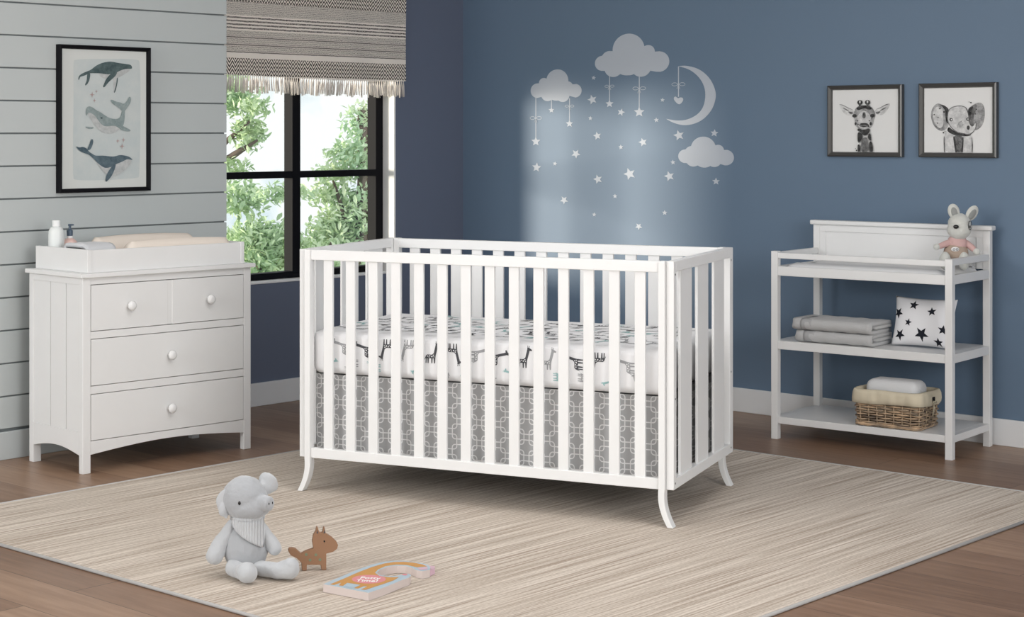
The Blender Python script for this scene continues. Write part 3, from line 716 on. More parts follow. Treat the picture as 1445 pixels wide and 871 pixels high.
# mattress with printed fitted sheet
MX0, MX1, MY0, MY1, MZ0, MZ1 = .034, CL-.034, .042, CW-.05, .427, .583
def T_crib(o): o.location = (croot.x, croot.y, RZ); o.rotation_euler = (0, 0, cyaw); return o
def giraffe(S, ox, oy, rot, flip=1):
    """little patterned giraffe outline, S tall; returns list of (polygon, spots)"""
    def tr(p): 
        r = []
        for x, y in p:
            x = (x-.45)*flip; y = y-.5
            r.append((ox+S*(x*cos(rot)-y*sin(rot)), oy+S*(x*sin(rot)+y*cos(rot))))
        return r
    body = [(.10, .36), (.16, .42), (.42, .42), (.52, .50), (.62, .92), (.60, .98), (.70, .98), (.86, .88), (.84, .83), (.74, .84), (.62, .40), (.60, .28), (.58, 0), (.53, 0), (.51, .26), (.46, .24), (.44, 0), (.39, 0), (.38, .24), (.26, .24), (.24, 0), (.19, 0), (.18, .24), (.14, .22), (.13, 0), (.08, 0), (.09, .26), (.04, .16), (.02, .17)]
    horns = [[(.63, .98), (.61, 1.08), (.64, 1.08), (.655, .98)], [(.69, .97), (.70, 1.07), (.73, 1.06), (.715, .96)]]
    spots = [ell(.2, .34, .035, .03, 6), ell(.31, .36, .035, .03, 6), ell(.42, .33, .04, .035, 6), ell(.50, .40, .03, .03, 6), ell(.27, .29, .02, .02, 6), ell(.53, .32, .025, .025, 6)]
    return tr(body), [tr(h) for h in horns], [tr(s) for s in spots]
mat_ = MB(); mat_.use('sheet')
mat_.box(MX0, MX1, MY0, MY1, MZ0, MZ1)
mo = mat_.build('mattress', None, None, bevel=.028, seg=5, smooth=True)
T_crib(mo); tag(mo, 'crib mattress in a white fitted sheet printed with grey giraffes', 'mattress')
pr = MB(); rnd = random.Random(12)
def put(P, S, ox, oy, rot, flip, m):
    b, hs, sp = giraffe(S, ox, oy, rot, flip)
    if P == 'front':
        if min(p[0] for p in b) < MX0+.03 or max(p[0] for p in b) > MX1-.03 or min(p[1] for p in b) < MZ0+.012: return
        f = lambda d: (lambda a, c: (a, MY0-d, c) if c < MZ1-.028 else (a, MY0-d+.028*(1-cos(min(1.2, (c-(MZ1-.028))/.028))), MZ1-.028+.028*sin(min(1.2, (c-(MZ1-.028))/.028))+d*.5))
    else:
        if min(p[0] for p in b) < MX0+.03 or max(p[0] for p in b) > MX1-.03 or min(p[1] for p in b) < MY0+.03 or max(p[1] for p in b) > MY1-.03: return
        f = lambda d: (lambda a, c: (a, c, MZ1+d))
    pr.use(m); pr.face(b, f(.0009))
    for h in hs: pr.face(h, f(.0009))
    if m != 'paqua':
        pr.use('sheet')
        for s_ in sp: pr.face(s_, f(.0013))
for i in range(15):
    x = .07+i*.088+rnd.uniform(-.008, .008)
    put('front', .072, x, MZ0+.098+rnd.uniform(-.006, .006), rnd.choice((0, PI/2, -PI/2, PI, PI/2)), rnd.choice((1, -1)), ('pgrey', 'plight', 'pgrey')[i % 3])
    put('front', .052, x+.044, MZ0+.038+rnd.uniform(-.004, .006), rnd.choice((0, PI/2, -PI/2, PI)), rnd.choice((1, -1)), ('paqua', 'plight')[i % 2])
for i in range(16):
    for j in range(9):
        put('top', .075, .06+i*.084+(j % 2)*.04, MY0+.06+j*.074, rnd.choice((0, PI/2, -PI/2, PI)), rnd.choice((1, -1)), rnd.choice(('pgrey', 'plight', 'plight', 'pgrey', 'plight', 'paqua')))
po = pr.build('giraffe_print', None, mo, fix=False)
part(po, 'grey and aqua giraffe print on the sheet')

# crib skirt: soft gathered cloth panels behind the slats
sk = thing('crib_skirt', (croot.x, croot.y, RZ), cyaw, 'grey crib skirt with white interlocking squares hanging below the mattress', 'crib skirt')
def panel(p0, p1, z0, z1, nrm, name):
    mb = MB(); n = 70; m = 10; p0, p1, nrm = Vector(p0), Vector(p1), Vector(nrm)
    for s_ in (0, 1):
        vs = []
        for i in range(n+1):
            for j in range(m+1):
                t = i/n; k = 1-j/m
                p = p0.lerp(p1, t)+nrm*(.006*k*sin(t*26+1)+.003*sin(t*57)+s_*.002)
                vs.append((p.x, p.y, z0+(z1-z0)*j/m))
        mb.add(vs, [(i*(m+1)+j, (i+1)*(m+1)+j, (i+1)*(m+1)+j+1, i*(m+1)+j+1) for i in range(n) for j in range(m)])
    return mb.build(name, 'skirt', sk, smooth=True, fix=False)
panel((.042, .062, 0), (CL-.042, .062, 0), zb+.012, .423, (0, 1, 0), 'front_panel')
panel((.042, CW-.07, 0), (CL-.042, CW-.07, 0), zb+.012, .423, (0, -1, 0), 'back_panel')
panel((.040, .07, 0), (.040, CW-.075, 0), zb+.012, .423, (1, 0, 0), 'side_panel')
panel((CL-.040, .07, 0), (CL-.040, CW-.075, 0), zb+.012, .423, (-1, 0, 0), 'side_panel')

# ------------------------------------------------------------------ dresser
dyw = -.0457
DOv = (-5.53634, 4.10111)
DW, DD, DT = .8338, .3795, .772
DR = (DOv[0], DOv[1], 0); DRZ = PI/2+dyw
dr = thing('dresser', DR, DRZ, 'white three-drawer dresser with round knobs beside the window', 'dresser')
B(-.015, DW+.015, -.015, DD+.010, DT-.017, DT).build('top', 'white', dr, bevel=.003)
def arch(a0, a1, zlow, zmid, ztop, n=16):
    pts = [(a0, ztop)]+[(a0+(a1-a0)*i/n, zlow+(zmid-zlow)*sin(PI*i/n)) for i in range(n+1)]+[(a1, ztop)]
    return pts
for nm, x, y in (('leg', 0, 0), ('leg', DW-.037, 0), ('leg', 0, DD-.03), ('leg', DW-.037, DD-.03)):
    B(x, x+.037, y, y+(.03 if y else .026), 0, DT-.0175).build(nm, 'white', dr, bevel=.002)
# front face rails and apron
mb = MB(); mb.box(.037, DW-.037, .001, .020, .728, DT-.0175); mb.box(.037, DW-.037, .001, .020, .518, .546); mb.box(.037, DW-.037, .001, .020, .305, .335)
mb.prism(arch(.037, DW-.037, .071, .094, .1235), .001, .020, lambda a, b, h: (a, h, b))
mb.build('face_frame', 'white', dr, bevel=.0012)
B(.037, DW-.037, .016, .022, .12, .73).build('drawer_gap_shade_sheet', 'gapshade', dr)  # dark sheet behind the drawers, paints the shade in their gaps
# sides with beadboard style panel
for x0, x1, s in ((.0, .018, -1), (DW-.018, DW, 1)):
    fr = MB(); xo0, xo1 = (x0+.0005, x1) if s < 0 else (x0, x1-.0005)
    fr.prism(arch(.026, DD-.03, .070, .092, .16), xo0, xo1, lambda a, b, h: (h, a, b))
    fr.build('side_apron', 'white', dr, bevel=.001)
    B(xo0, xo1, .026, DD-.03, .728, DT-.0175).build('side_rail', 'white', dr, bevel=.001)
    pn = MB(); xi0, xi1 = (x0+.003, x1) if s < 0 else (x0, x1-.003)
    for b0, b1 in ((.026, .1170), (.1200, .2274), (.2304, DD-.03)): pn.box(xi0, xi1, b0, b1, .16, .728)
    pn.build('side_panel', 'white', dr, bevel=.0012)
B(.02, DW-.02, DD-.012, DD-.004, .10, DT-.0175).build('back', 'white', dr)
for z0, z1, kn in ((.5485, .7255, (.218, .610)), (.3375, .5155, (.414,)), (.1260, .3025, (.414,))):
    d = MB()
    if len(kn) == 2:
        d.box(.0395, .405, 0, .016, z0, z1); d.box(.428, DW-.0395, 0, .016, z0, z1); d.box(.404, .429, .0015, .016, z0+.0006, z1-.0006)
    else: d.box(.0395, DW-.0395, 0, .016, z0, z1)
    do = d.build('drawer', 'white', dr, bevel=.0012)
    for a in kn:
        k = MB().lathe([(.007, 0), (.007, .010), (.0125, .013), (.0185, .018), (.0195, .023), (.016, .029), (.008, .032)], 24, T=Matrix.Translation((a, .0, (z0+z1)/2)) @ Matrix.Rotation(PI/2, 4, 'X'))
        k.build('knob', 'white', do, smooth=True)
# changing tray on top
def on_dresser(o): o.location = (DR[0], DR[1], 0); o.rotation_euler = (0, 0, DRZ); return o
ty = thing('changing_tray', (DR[0], DR[1], DT), DRZ, 'white wooden changing tray sitting on the dresser top', 'changing tray')
TX0, TX1, TY0, TY1, TH_ = .028, .806, .008, .376, .088
B(TX0, TX0+.018, TY0, TY1, 0.0002, TH_+.002).build('side_board', 'white', ty, bevel=.0018)
B(TX1-.018, TX1, TY0, TY1, 0.0002, TH_+.002).build('side_board', 'white', ty, bevel=.0018)
B(TX0+.018, TX1-.018, TY0+.003, TY0+.018, 0.0002, TH_).build('front_board', 'white', ty, bevel=.0015)
B(TX0+.018, TX1-.018, TY1-.018, TY1-.003, 0.0002, TH_).build('back_board', 'white', ty, bevel=.0015)
B(TX0+.018, TX1-.018, TY0+.018, TY1-.018, 0.0002, .006).build('base', 'white', ty)
# contoured changing pad
def contour_pad(name, loc, rz, a0, a1, b0, b1, zf, zm, zbk, z0, m, label, cat):
    t = MB(); na, nb = 40, 24
    def top(i, j):
        u, v = i/na, j/nb
        ee = min(1, min(u, 1-u)*14)**.4 * min(1, min(v, 1-v)*12)**.45
        h = (zf*max(0, cos((v-.10)*PI/.62))**1.2 if v < .41 else 0)
        h2 = (zbk*max(0, cos((v-.90)*PI/.62))**1.2 if v > .59 else 0)
        hh = zm+max(h, h2)
        arc = .92+.08*sin(PI*u)
        return (a0+(a1-a0)*u, b0+(b1-b0)*v, z0+hh*ee*arc)
    vs = [top(i, j) for i in range(na+1) for j in range(nb+1)]; n1 = len(vs)
    vs += [(x, y, z0) for x, y, z in vs]
    q = lambda i, j: i*(nb+1)+j
    fs = [(q(i, j), q(i+1, j), q(i+1, j+1), q(i, j+1)) for i in range(na) for j in range(nb)]
    fs += [tuple(n1+k for k in reversed(f)) for f in fs]
    for i in range(na): fs += [(q(i, 0), q(i, 0)+n1, q(i+1, 0)+n1, q(i+1, 0)), (q(i, nb), q(i+1, nb), q(i+1, nb)+n1, q(i, nb)+n1)]
    for j in range(nb): fs += [(q(0, j), q(0, j+1), q(0, j+1)+n1, q(0, j)+n1), (q(na, j), q(na, j)+n1, q(na, j+1)+n1, q(na, j+1))]
    o = t.add(vs, fs).build(name, m, None, smooth=True); o.location = loc; o.rotation_euler = (0, 0, rz)
    return tag(o, label, cat)
contour_pad('changing_pad', (DR[0], DR[1], DT+.0062), DRZ, .235, .786, .030, .354, .062, .048, .068, 0, 'cream', 'cream contoured changing pad lying in the tray on the dresser', 'changing pad')
# bottles and folded cloth in the tray
bt = thing('lotion_bottle', (0, 0, 0), 0, 'tall milky white bottle with flip cap in the dresser tray', 'bottle')
def dl(a, b, z): 
    v = Matrix.Rotation(DRZ, 4, 'Z') @ Vector((a, b, 0)); return (DR[0]+v.x, DR[1]+v.y, z)
bt.location = dl(.086, .315, DT+.0062)
MB().lathe([(.026, 0), (.031, .004), (.0325, .03), (.0325, .125), (.031, .142), (.024, .156), (.016, .161)], 28).build('body', 'bottle', bt, smooth=True)
MB().lathe([(.0165, .161), (.0165, .184), (.015, .186)], 24).build('cap', mat('white_cap', (.82, .83, .83), .3, .5), bt, bevel=.001)
pb = thing('pump_bottle', dl(.148, .312, DT+.0062), 0, 'round pink pump bottle with navy pump in the dresser tray', 'bottle')
MB().lathe([(.026, 0), (.031, .004), (.033, .04), (.033, .078), (.029, .098), (.018, .108), (.0115, .112)], 28).build('body', 'pinkb', pb, smooth=True)
MB().lathe([(.0115, .112), (.0115, .121)], 20).build('collar', mat('white_collar', (.8, .8, .8), .4, .5), pb)
mb = MB().lathe([(.012, .121), (.0125, .143), (.006, .147), (.005, .160), (.007, .161), (.007, .169)], 20); mb.box(-.003, .024, -.003, .003, .163, .169)
mb.build('pump', 'navy', pb, smooth=False, bevel=.0005)

def ribbon(path, th, x0, x1, T=None, nx=10, wob=.0015, seed=1):
    """thick cloth swept along a (b,z) path and extruded along x"""
    rnd = random.Random(seed); P = [Vector((p[0], p[1])) for p in path]; N = len(P)
    L_, R_ = [], []
    for i, p in enumerate(P):
        t = (P[min(i+1, N-1)]-P[max(i-1, 0)]).normalized(); n = Vector((-t.y, t.x))
        L_.append(p+n*th/2); R_.append(p-n*th/2)
    ring = L_+R_[::-1]; K = len(ring); vs = []; fs = []
    for k in range(nx+1):
        x = x0+(x1-x0)*k/nx
        for j, p in enumerate(ring):
            w = wob*sin(k*1.7+j*.35+seed)*(1 if 0 < k < nx else .4)
            vs.append((x+wob*sin(j*.9+seed), p.x+w*.6, p.y+w*.5))
    for k in range(nx):
        for j in range(K): fs.append((k*K+j, k*K+(j+1) % K, (k+1)*K+(j+1) % K, (k+1)*K+j))
    n = N
    for k in (0, nx):
        for i in range(n-1): fs.append((k*K+i, k*K+i+1, k*K+K-2-i, k*K+K-1-i))
    return MB().add(vs, fs, T)
def arcp(cx, cz, r, a0, a1, n=7): return [(cx+r*cos(a0+(a1-a0)*i/n), cz+r*sin(a0+(a1-a0)*i/n)) for i in range(n+1)]
def towel_path(D, H, th):
    """single rounded front fold, open layers behind"""
    r = (H-th)/2; hz = th/2
    p = [(D*.25, H*.52), (D-.02, H*.52)]
    p += arcp(D-.018, (H*.52+H-th/2)/2, (H-th/2-H*.52)/2, -PI/2, PI/2, 6)
    p += [(D*.6, H-hz+.001), (D*.3, H-hz+.001)]
    p += arcp(r+hz, H/2, r, PI/2, 3*PI/2, 12)
    p += [(D*.4, hz), (D*.7, hz), (D-.01, hz)]
    return p
ft = thing('folded_washcloth', dl(.062, .05, DT+.0095), DRZ, 'pale grey folded washcloth with dark stitched edge in the dresser tray', 'folded cloth')
c = ribbon(towel_path(.17, .098, .016), .016, 0, .135, nx=10, seed=3).build('cloth', 'towelpale', ft, smooth=True)
mb = MB(); 
pth = arcp(.049, .049, .0435, PI*.95, PI*.40, 12)+[(.10, .0925), (.14, .0925)]
for i in range(0, len(pth)-1): 
    a, b = pth[i], pth[i+1]
    m_ = (a[0]*.4+b[0]*.6, a[1]*.4+b[1]*.6)
    mb.tube([(.1362, a[0], a[1]), (.1362, m_[0], m_[1])], .0013, 5)
mb.build('stitching', 'pgrey', ft)

# ------------------------------------------------------------------ changing table
tyw = .0788
TOv = (-4.094508, 6.672732); TW, TD, TT = .7924, .4343, .8069
ct = thing('changing_table', (TOv[0], TOv[1], 0), tyw, 'white open changing table with two shelves and panelled back by the blue wall', 'changing table')
for x, y, top in ((0, 0, TT), (TW-.03, 0, TT), (0, TD-.03, .905), (TW-.03, TD-.03, .905)):
    B(x, x+.03, y, y+.031, 0, top).build('leg', 'white', ct, bevel=.002)
B(.03, TW-.03, .004, .022, .776, .800).build('front_rail', 'white', ct, bevel=.002)
B(.006, .024, .031, TD-.031, .776, .802).build('side_rail', 'white', ct, bevel=.002)
B(TW-.024, TW-.002, .031, TD-.03, .780, .8065).build('side_rail', 'white', ct, bevel=.002)
mb = MB(); mb.box(.03, TW-.03, .003, .020, .702, .742); mb.build('tray_front', 'white', ct, bevel=.002)
B(.003, .021, .031, TD-.03, .704, .742).build('tray_side', 'white', ct, bevel=.002)
B(TW-.021, TW-.002, .031, TD-.03, .704, .742).build('tray_side', 'white', ct, bevel=.002)
B(.021, TW-.021, .020, TD-.014, .706, .716).build('tray_base', 'white', ct)
for z0, z1, nm in ((.387, .4225, 'middle_shelf'), (.068, .0975, 'bottom_shelf')):
    s_ = MB(); s_.box(.0305, TW-.0305, .004, TD-.004, z0, z1); s_.box(.002, .0305, .0315, TD-.0315, z0, z1); s_.box(TW-.0305, TW-.002, .0315, TD-.0315, z0, z1)
    s_.build(nm, 'white', ct, bevel=.0015)
bb = MB(); bb.box(.03, TW-.03, TD-.022, TD-.008, .742, .905)
bb.box(.03, TW-.03, TD-.028, TD-.02, .875, .905); bb.box(.030, .058, TD-.028, TD-.02, .742, .875); bb.box(TW-.058, TW-.03, TD-.028, TD-.02, .742, .875)
bb.build('back_panel', 'white', ct, bevel=.0012)
B(-.012, TW+.012, TD-.042, TD+.008, .905, .925).build('back_cap', 'white', ct, bevel=.005)
for a, b_, z in ((TW-.021, .012, .735), (TW-.021, .012, .712)):
    pass
def tl(a, b, z):
    v = Matrix.Rotation(tyw, 4, 'Z') @ Vector((a, b, 0)); return (TOv[0]+v.x, TOv[1]+v.y, z)
contour_pad('changing_pad', tl(0, 0, .7165), tyw, .034, .762, .024, TD-.034, .026, .018, .030, 0, 'padwhite', 'white changing pad in the tray top of the changing table', 'changing pad')
# grey towels
for k, (zz, dx, dy, lb) in enumerate(((.4250, .012, .002, 'grey folded towel, lower of the two on the middle shelf'), (.4755, 0, -.002, 'grey folded towel, upper of the two on the middle shelf'))):
    t = thing('folded_towel', tl(.092+dx, .016+dy, zz), tyw, lb, 'towel', 'grey folded towels on the changing table')
    ribbon(towel_path(.215, .0480, .0135), .0135, 0, .352-dx, nx=16, wob=.0022, seed=5+k).build('cloth', 'towelgrey', t, smooth=True)
    ribbon([(p[0], p[1]) for p in towel_path(.215, .0480, .0135)[9:-1]], .0143, .035, .085, nx=4, wob=.0005, seed=5+k).build('woven_band', 'towelband', t, smooth=True)
# star pillow
pl = thing('star_pillow', tl(.602, .155, .4275), tyw, 'small white pillow printed with black stars on the middle shelf', 'pillow')
pl.rotation_euler = (-.24, 0, tyw-.03)
PW, PH, PT = .134, .104, .048
def psurf(u, v, s=1, eps=0):
    e = (1-abs(u)**2.6)*(1-abs(v)**2.6)
    x = PW*u*(1-.07*(1-v*v)); z = PH*v*(1-.07*(1-u*u))
    return (x, -s*(PT*max(e, 0)**.55+eps), z+PH*.98)
mb = MB(); n = 26
for s_ in (1, -1):
    vs = [psurf(-1+2*i/n, -1+2*j/n, s_) for i in range(n+1) for j in range(n+1)]
    mb.add(vs, [(i*(n+1)+j, (i+1)*(n+1)+j, (i+1)*(n+1)+j+1, i*(n+1)+j+1) for i in range(n) for j in range(n)])
o = mb.build('cushion', 'pillow', pl, smooth=True)
bm = bmesh.new(); bm.from_mesh(o.data); bmesh.ops.remove_doubles(bm, verts=bm.verts, dist=.0005); bmesh.ops.recalc_face_normals(bm, faces=bm.faces); bm.to_mesh(o.data); bm.free()
mb = MB()
def pstar(u, v, r, rot, s_=1):
    k = 6
    P = star(0, 0, r, rot, .42)
    P = [(u+x/PW, v+y/PH) for x, y in P]
    vs = [psurf(u, v, s_, .0012)]
    for i in range(k):
        t = (i+1)/k
        vs += [psurf(max(-.99, min(.99, u+(x-u)*t)), max(-.99, min(.99, v+(y-v)*t)), s_, .0012) for x, y in P]
    fs = [(0, 1+i, 1+(i+1) % 10) for i in range(10)]
    for j in range(k-1):
        for i in range(10): fs.append((1+j*10+i, 1+j*10+(i+1) % 10, 1+(j+1)*10+(i+1) % 10, 1+(j+1)*10+i))
    q_ = MB().add(vs, fs).build('printed_star', 'starblack', pl, fix=False)
    q_['label'] = 'black star'
for u, v, r, rot in ((-.26, .66, .023, .1), (.38, .42, .021, -.2), (-.80, .28, .026, .5), (-.38, -.10, .018, .2), (-.66, -.62, .026, .55), (.10, -.56, .033, .6), (.78, -.30, .022, .1), (.62, -.82, .02, 0), (-.1, .2, .0, 0)):
    if r: pstar(u, v, r, rot)
for u, v, r in ((-.5, .5, .024), (.4, .1, .028), (-.1, -.5, .025)): pstar(u, v, r, .3, -1)

# wicker basket
bk = thing('wicker_basket', tl(.506, .128, .0979), tyw+.02, 'brown wicker basket with cream cloth liner on the bottom shelf', 'basket')
BL, BD, BH = .133, .105, .145
def rrect(hx, hy, r, n=6):
    pts = []
    for cx_, cy_, a in ((hx-r, hy-r, 0), (-hx+r, hy-r, PI/2), (-hx+r, -hy+r, PI), (hx-r, -hy+r, 3*PI/2)):
        pts += [(cx_+r*cos(a+PI/2*i/n), cy_+r*sin(a+PI/2*i/n)) for i in range(n+1)]
    return pts
def loop_pts(hx, hy, r, N):
    P = [Vector((x, y)) for x, y in rrect(hx, hy, r)]; P.append(P[0])
    L_ = [0]
    for a, b in zip(P, P[1:]): L_.append(L_[-1]+(b-a).length)
    out_ = []
    j = 0
    for i in range(N):
        s_ = L_[-1]*i/N
        while L_[j+1] < s_: j += 1
        t = (s_-L_[j])/max(1e-9, L_[j+1]-L_[j]); p = P[j].lerp(P[j+1], t); d = (P[j+1]-P[j]).normalized()
        out_.append((p, Vector((d.y, -d.x))))
    return out_
NS = 26
flare = lambda z: 1+.05*z/BH
mb = MB()
for row in range(13):
    z = .008+row*.0102; k = flare(z); pts = []
    for i, (p, nrm) in enumerate(loop_pts(BL*k, BD*k, .022, NS*6)):
        w = .0052*cos(PI*i/6+PI*row)
        pts.append((p.x+nrm.x*w, p.y+nrm.y*w, z+.0006*sin(i*.7+row)))
    mb.tube(pts, .0040, 5, closed=True)
part(mb.build('weave', 'wicker', bk, smooth=True, fix=False), 'woven willow strands')
mb = MB()
for p, nrm in loop_pts(BL, BD, .022, NS): mb.tube([(p.x, p.y, .001), (p.x*flare(BH), p.y*flare(BH), BH)], .0030, 5)
mb.build('stakes', mat('pale_willow', (.50, .38, .26), .7, .3), bk, smooth=True)
mb = MB()
for ph in (0, 2.1, 4.2):
    mb.tube([(p.x+nrm.x*.004*cos(i*.35+ph), p.y+nrm.y*.004*cos(i*.35+ph), .008+.004*sin(i*.35+ph)) for i, (p, nrm) in enumerate(loop_pts(BL*1.02, BD*1.02, .024, 170))], .0042, 5, closed=True)
mb.build('braided_foot', 'wicker', bk, smooth=True, fix=False)
B(-BL+.010, BL-.010, -BD+.010, BD-.010, .002, .060).build('base', mat('painted_basket_shade', (.07, .05, .035), .9, .1), bk)  # solid dark fill, paints the shade seen between the strands
# liner: outer cuff folded over rim, down inside
mb = MB(); N = 160; rows = []
lp = loop_pts(BL*1.055, BD*1.055, .026, N)
prof = [(-.012, .055), (-.010, .11), (-.007, BH), (-.002, BH+.006), (.006, BH+.005), (.0105, BH-.008), (.0115, BH-.030), (.0105, BH-.046), (.008, BH-.047)]
vs = []
for i, (p, nrm) in enumerate(lp):
    hole = 1
    for off, z in prof:
        w = .0016*sin(i*.41+z*60)+.0010*sin(i*.93); zz = z+(.003*sin(i*.11+1) if z < BH-.02 and off > 0 else .0012*sin(i*.2))
        vs.append((p.x+nrm.x*(off+w*(off > -.005)), p.y+nrm.y*(off+w*(off > -.005)), zz))
K = len(prof)
mb.add(vs, [(i*K+j, ((i+1) % N)*K+j, ((i+1) % N)*K+j+1, i*K+j+1) for i in range(N) for j in range(K-1)])
o = mb.build('liner', 'cream2', bk, smooth=True, fix=False); part(o, 'cream cotton liner folded over the rim')
md = o.modifiers.new('sol', 'SOLIDIFY'); md.thickness = .002
B(BL*1.055+.010, BL*1.055+.0145, -.002, .024, BH-.034, BH-.016).build('handle_hole_shade_patch', 'gapshade', bk, bevel=.003)  # dark block on the cuff, painted shade of a handle opening
mb = MB(); hx = BL*1.055+.015
for sg in (-1, 1): mb.tube([(hx, .006, BH-.038), (hx+.004, .006+sg*.012, BH-.032), (hx+.004, .006+sg*.022, BH-.040), (hx+.003, .006+sg*.010, BH-.046), (hx, .006, BH-.040)], .0028, 6)
mb.tube([(hx, .006, BH-.040), (hx+.001, .002, BH-.065), (hx-.002, .000, BH-.095)], .0022, 6); mb.tube([(hx, .006, BH-.040), (hx+.001, .012, BH-.06), (hx-.002, .014, BH-.078)], .0022, 6)
mb.build('tie', 'cream2', bk, smooth=True)
# white towel in basket
rt = thing('rolled_towel', tl(.506, .128, .1585), tyw+.02, 'white folded towel sticking out of the wicker basket', 'towel')
mb = MB(); mb.box(-.112, .112, -.070, .068, 0, .130)
o = mb.build('cloth', 'towelwhite', rt, bevel=.034, seg=6, smooth=True)
mb = MB(); mb.tube([(.112, -.03, .105), (.113, -.035, .10), (.113, -.02, .088), (.113, .02, .088), (.113, .035, .10)], .002, 6); mb.build('fold_edge', 'towelwhite', rt, smooth=True)
# small patterned cloth stack on the table pad
sc_ = thing('folded_cloth', tl(.712, .335, .7480), tyw, 'small grey patterned folded cloth behind the plush rabbit', 'folded cloth')
ribbon(towel_path(.05, .034, .008), .008, -.03, .03, nx=6, wob=.0008, seed=2).build('cloth', 'clothpat', sc_, smooth=True)

# ------------------------------------------------------------------ plush toys
def local_fn(ox, oy, k):
    return lambda x, y: ((x-ox)*k, (oy-y)*k)
# grey pig: local x = right, -y = towards the camera side, z up
pig = thing('plush_pig', (-3.905, 3.508, RZ), TH, 'grey plush pig with white knitted bib sitting on the rug', 'plush toy')
# torso + neck
mb = MB()
def pear(d): 
    k = 1-.22*max(0, d.z)-.0*d.z; return Vector((d.x*k, d.y*k, d.z))
mb.ball((-.018, .0, .083), (.068, .060, .084), fn=pear)
mb.ball((-.015, 0, .150), (.038, .036, .03))
mb.build('torso', 'plush', pig, smooth=True, remesh=.0035)
# head + snout
hd = MB()
hd.ball((-.020, -.008, .228), (.066, .060, .066), fn=lambda d: Vector((d.x*(1+.06*(1-d.z)), d.y, d.z)))
hd.ball((-.006, -.020, .208), (.064, .050, .042))
Ts = Matrix.Translation((.036, -.046, .222)) @ Matrix.Rotation(.85, 4, 'Z') @ Matrix.Rotation(PI/2, 4, 'X')
hd.lathe([(.025, -.03), (.0225, .0), (.0215, .024), (.0190, .029), (.010, .031)], 24, T=Ts)
head = hd.build('head', 'plush', pig, smooth=True, remesh=.003)
for p in ((-.0325, -.0655, .2245),): MB().ball(p, (.0040, .0025, .0060), nu=12, nv=8).build('eye', 'black_eye', head, smooth=True)
for dx in (-.0075, .0075):
    MB().ball((0, 0, 0), (.0023, .0014, .0040), nu=10, nv=6, T=Matrix.Translation((.036, -.046, .222)) @ Matrix.Rotation(.85, 4, 'Z') @ Matrix.Translation((dx, -.0305, .002))).build('nostril', 'black_eye', head, smooth=True)
# ears: folded floppy discs
def ear(c, rx, rz, rotz, tilt, fold=-.5):
    """floppy leaf-shaped ear, cupped, its lower lobe folded forward"""
    T = Matrix.Translation(c) @ Matrix.Rotation(rotz, 4, 'Z') @ Matrix.Rotation(tilt, 4, 'Y')
    e_ = MB()
    def f(d):
        w = 1+.18*d.z-.22*max(0, -d.z)
        yb = d.y*.42 + .75*(d.x**2) - .35 - 1.0*max(0, -d.z-.1)**2
        return Vector((d.x*w, yb, d.z))
    e_.ball((0, 0, 0), (rx, .017, rz), T=T, nu=28, nv=18, fn=f)
    e_.ball((-rx*.30, -.012, -rz*.42), (rx*.50, .010, rz*.46), T=T, fn=lambda d: Vector((d.x, d.y+.5*d.x*d.x, d.z)))
    return e_.build('ear', 'plush_light', head, smooth=True, remesh=.0028)
ear((-.078, -.020, .216), .028, .044, .50, .10)
ear((.046, -.004, .268), .034, .036, -.30, .55)
# arms
def limb(pts, rs, name, m='plush_light'):
    b_ = MB()
    P = [Vector(p) for p in pts]
    for a, b, r0, r1 in zip(P, P[1:], rs, rs[1:]):
        for i in range(7): 
            t = i/6; b_.ball(a.lerp(b, t), (r0+(r1-r0)*t), nu=14, nv=10)
    return b_.build(name, m, pig, smooth=True, remesh=.0035)
limb([(-.055, -.005, .150), (-.088, -.018, .100), (-.108, -.030, .062)], [.017, .024, .026], 'arm')
limb([(.022, -.005, .150), (.052, -.012, .105), (.068, -.018, .082)], [.016, .022, .022], 'arm')
limb([(-.050, -.045, .030), (-.022, -.080, .028), (-.008, -.108, .032)], [.026, .024, .031], 'leg')
limb([(.020, -.035, .028), (.080, -.060, .026), (.114, -.068, .033), (.118, -.072, .044)], [.023, .024, .030, .024], 'leg')
# bib
mb = MB()
bv = []
nb_ = 28
def bibpt(u, v):
    # u across the neck -1..1, v 0 at the neck .. 1 at the hem
    a = .05+u*1.2; hem = .012+.068*max(0, 1-abs(u-.62)/(1.55 if u < .62 else .42))
    zc = .176-.010*cos(a)-hem*v; g_ = (.176-zc)/.09
    return (-.012+(.048+.020*g_)*sin(a), -(.049+.017*g_)*cos(a), zc)
for i in range(nb_+1):
    for j in range(9): bv.append(bibpt(-1+2*i/nb_, j/8))
mb.add(bv, [(i*9+j, (i+1)*9+j, (i+1)*9+j+1, i*9+j+1) for i in range(nb_) for j in range(8)])
mb.tube([(-.013+.045*cos(t), .0-.044*sin(t), .170) for t in [2*PI*i/28 for i in range(28)]], .006, 8, closed=True)
o = mb.build('bib', 'scarf', pig, smooth=True, fix=False)
md = o.modifiers.new('sol', 'SOLIDIFY'); md.thickness = .003; md.offset = 0

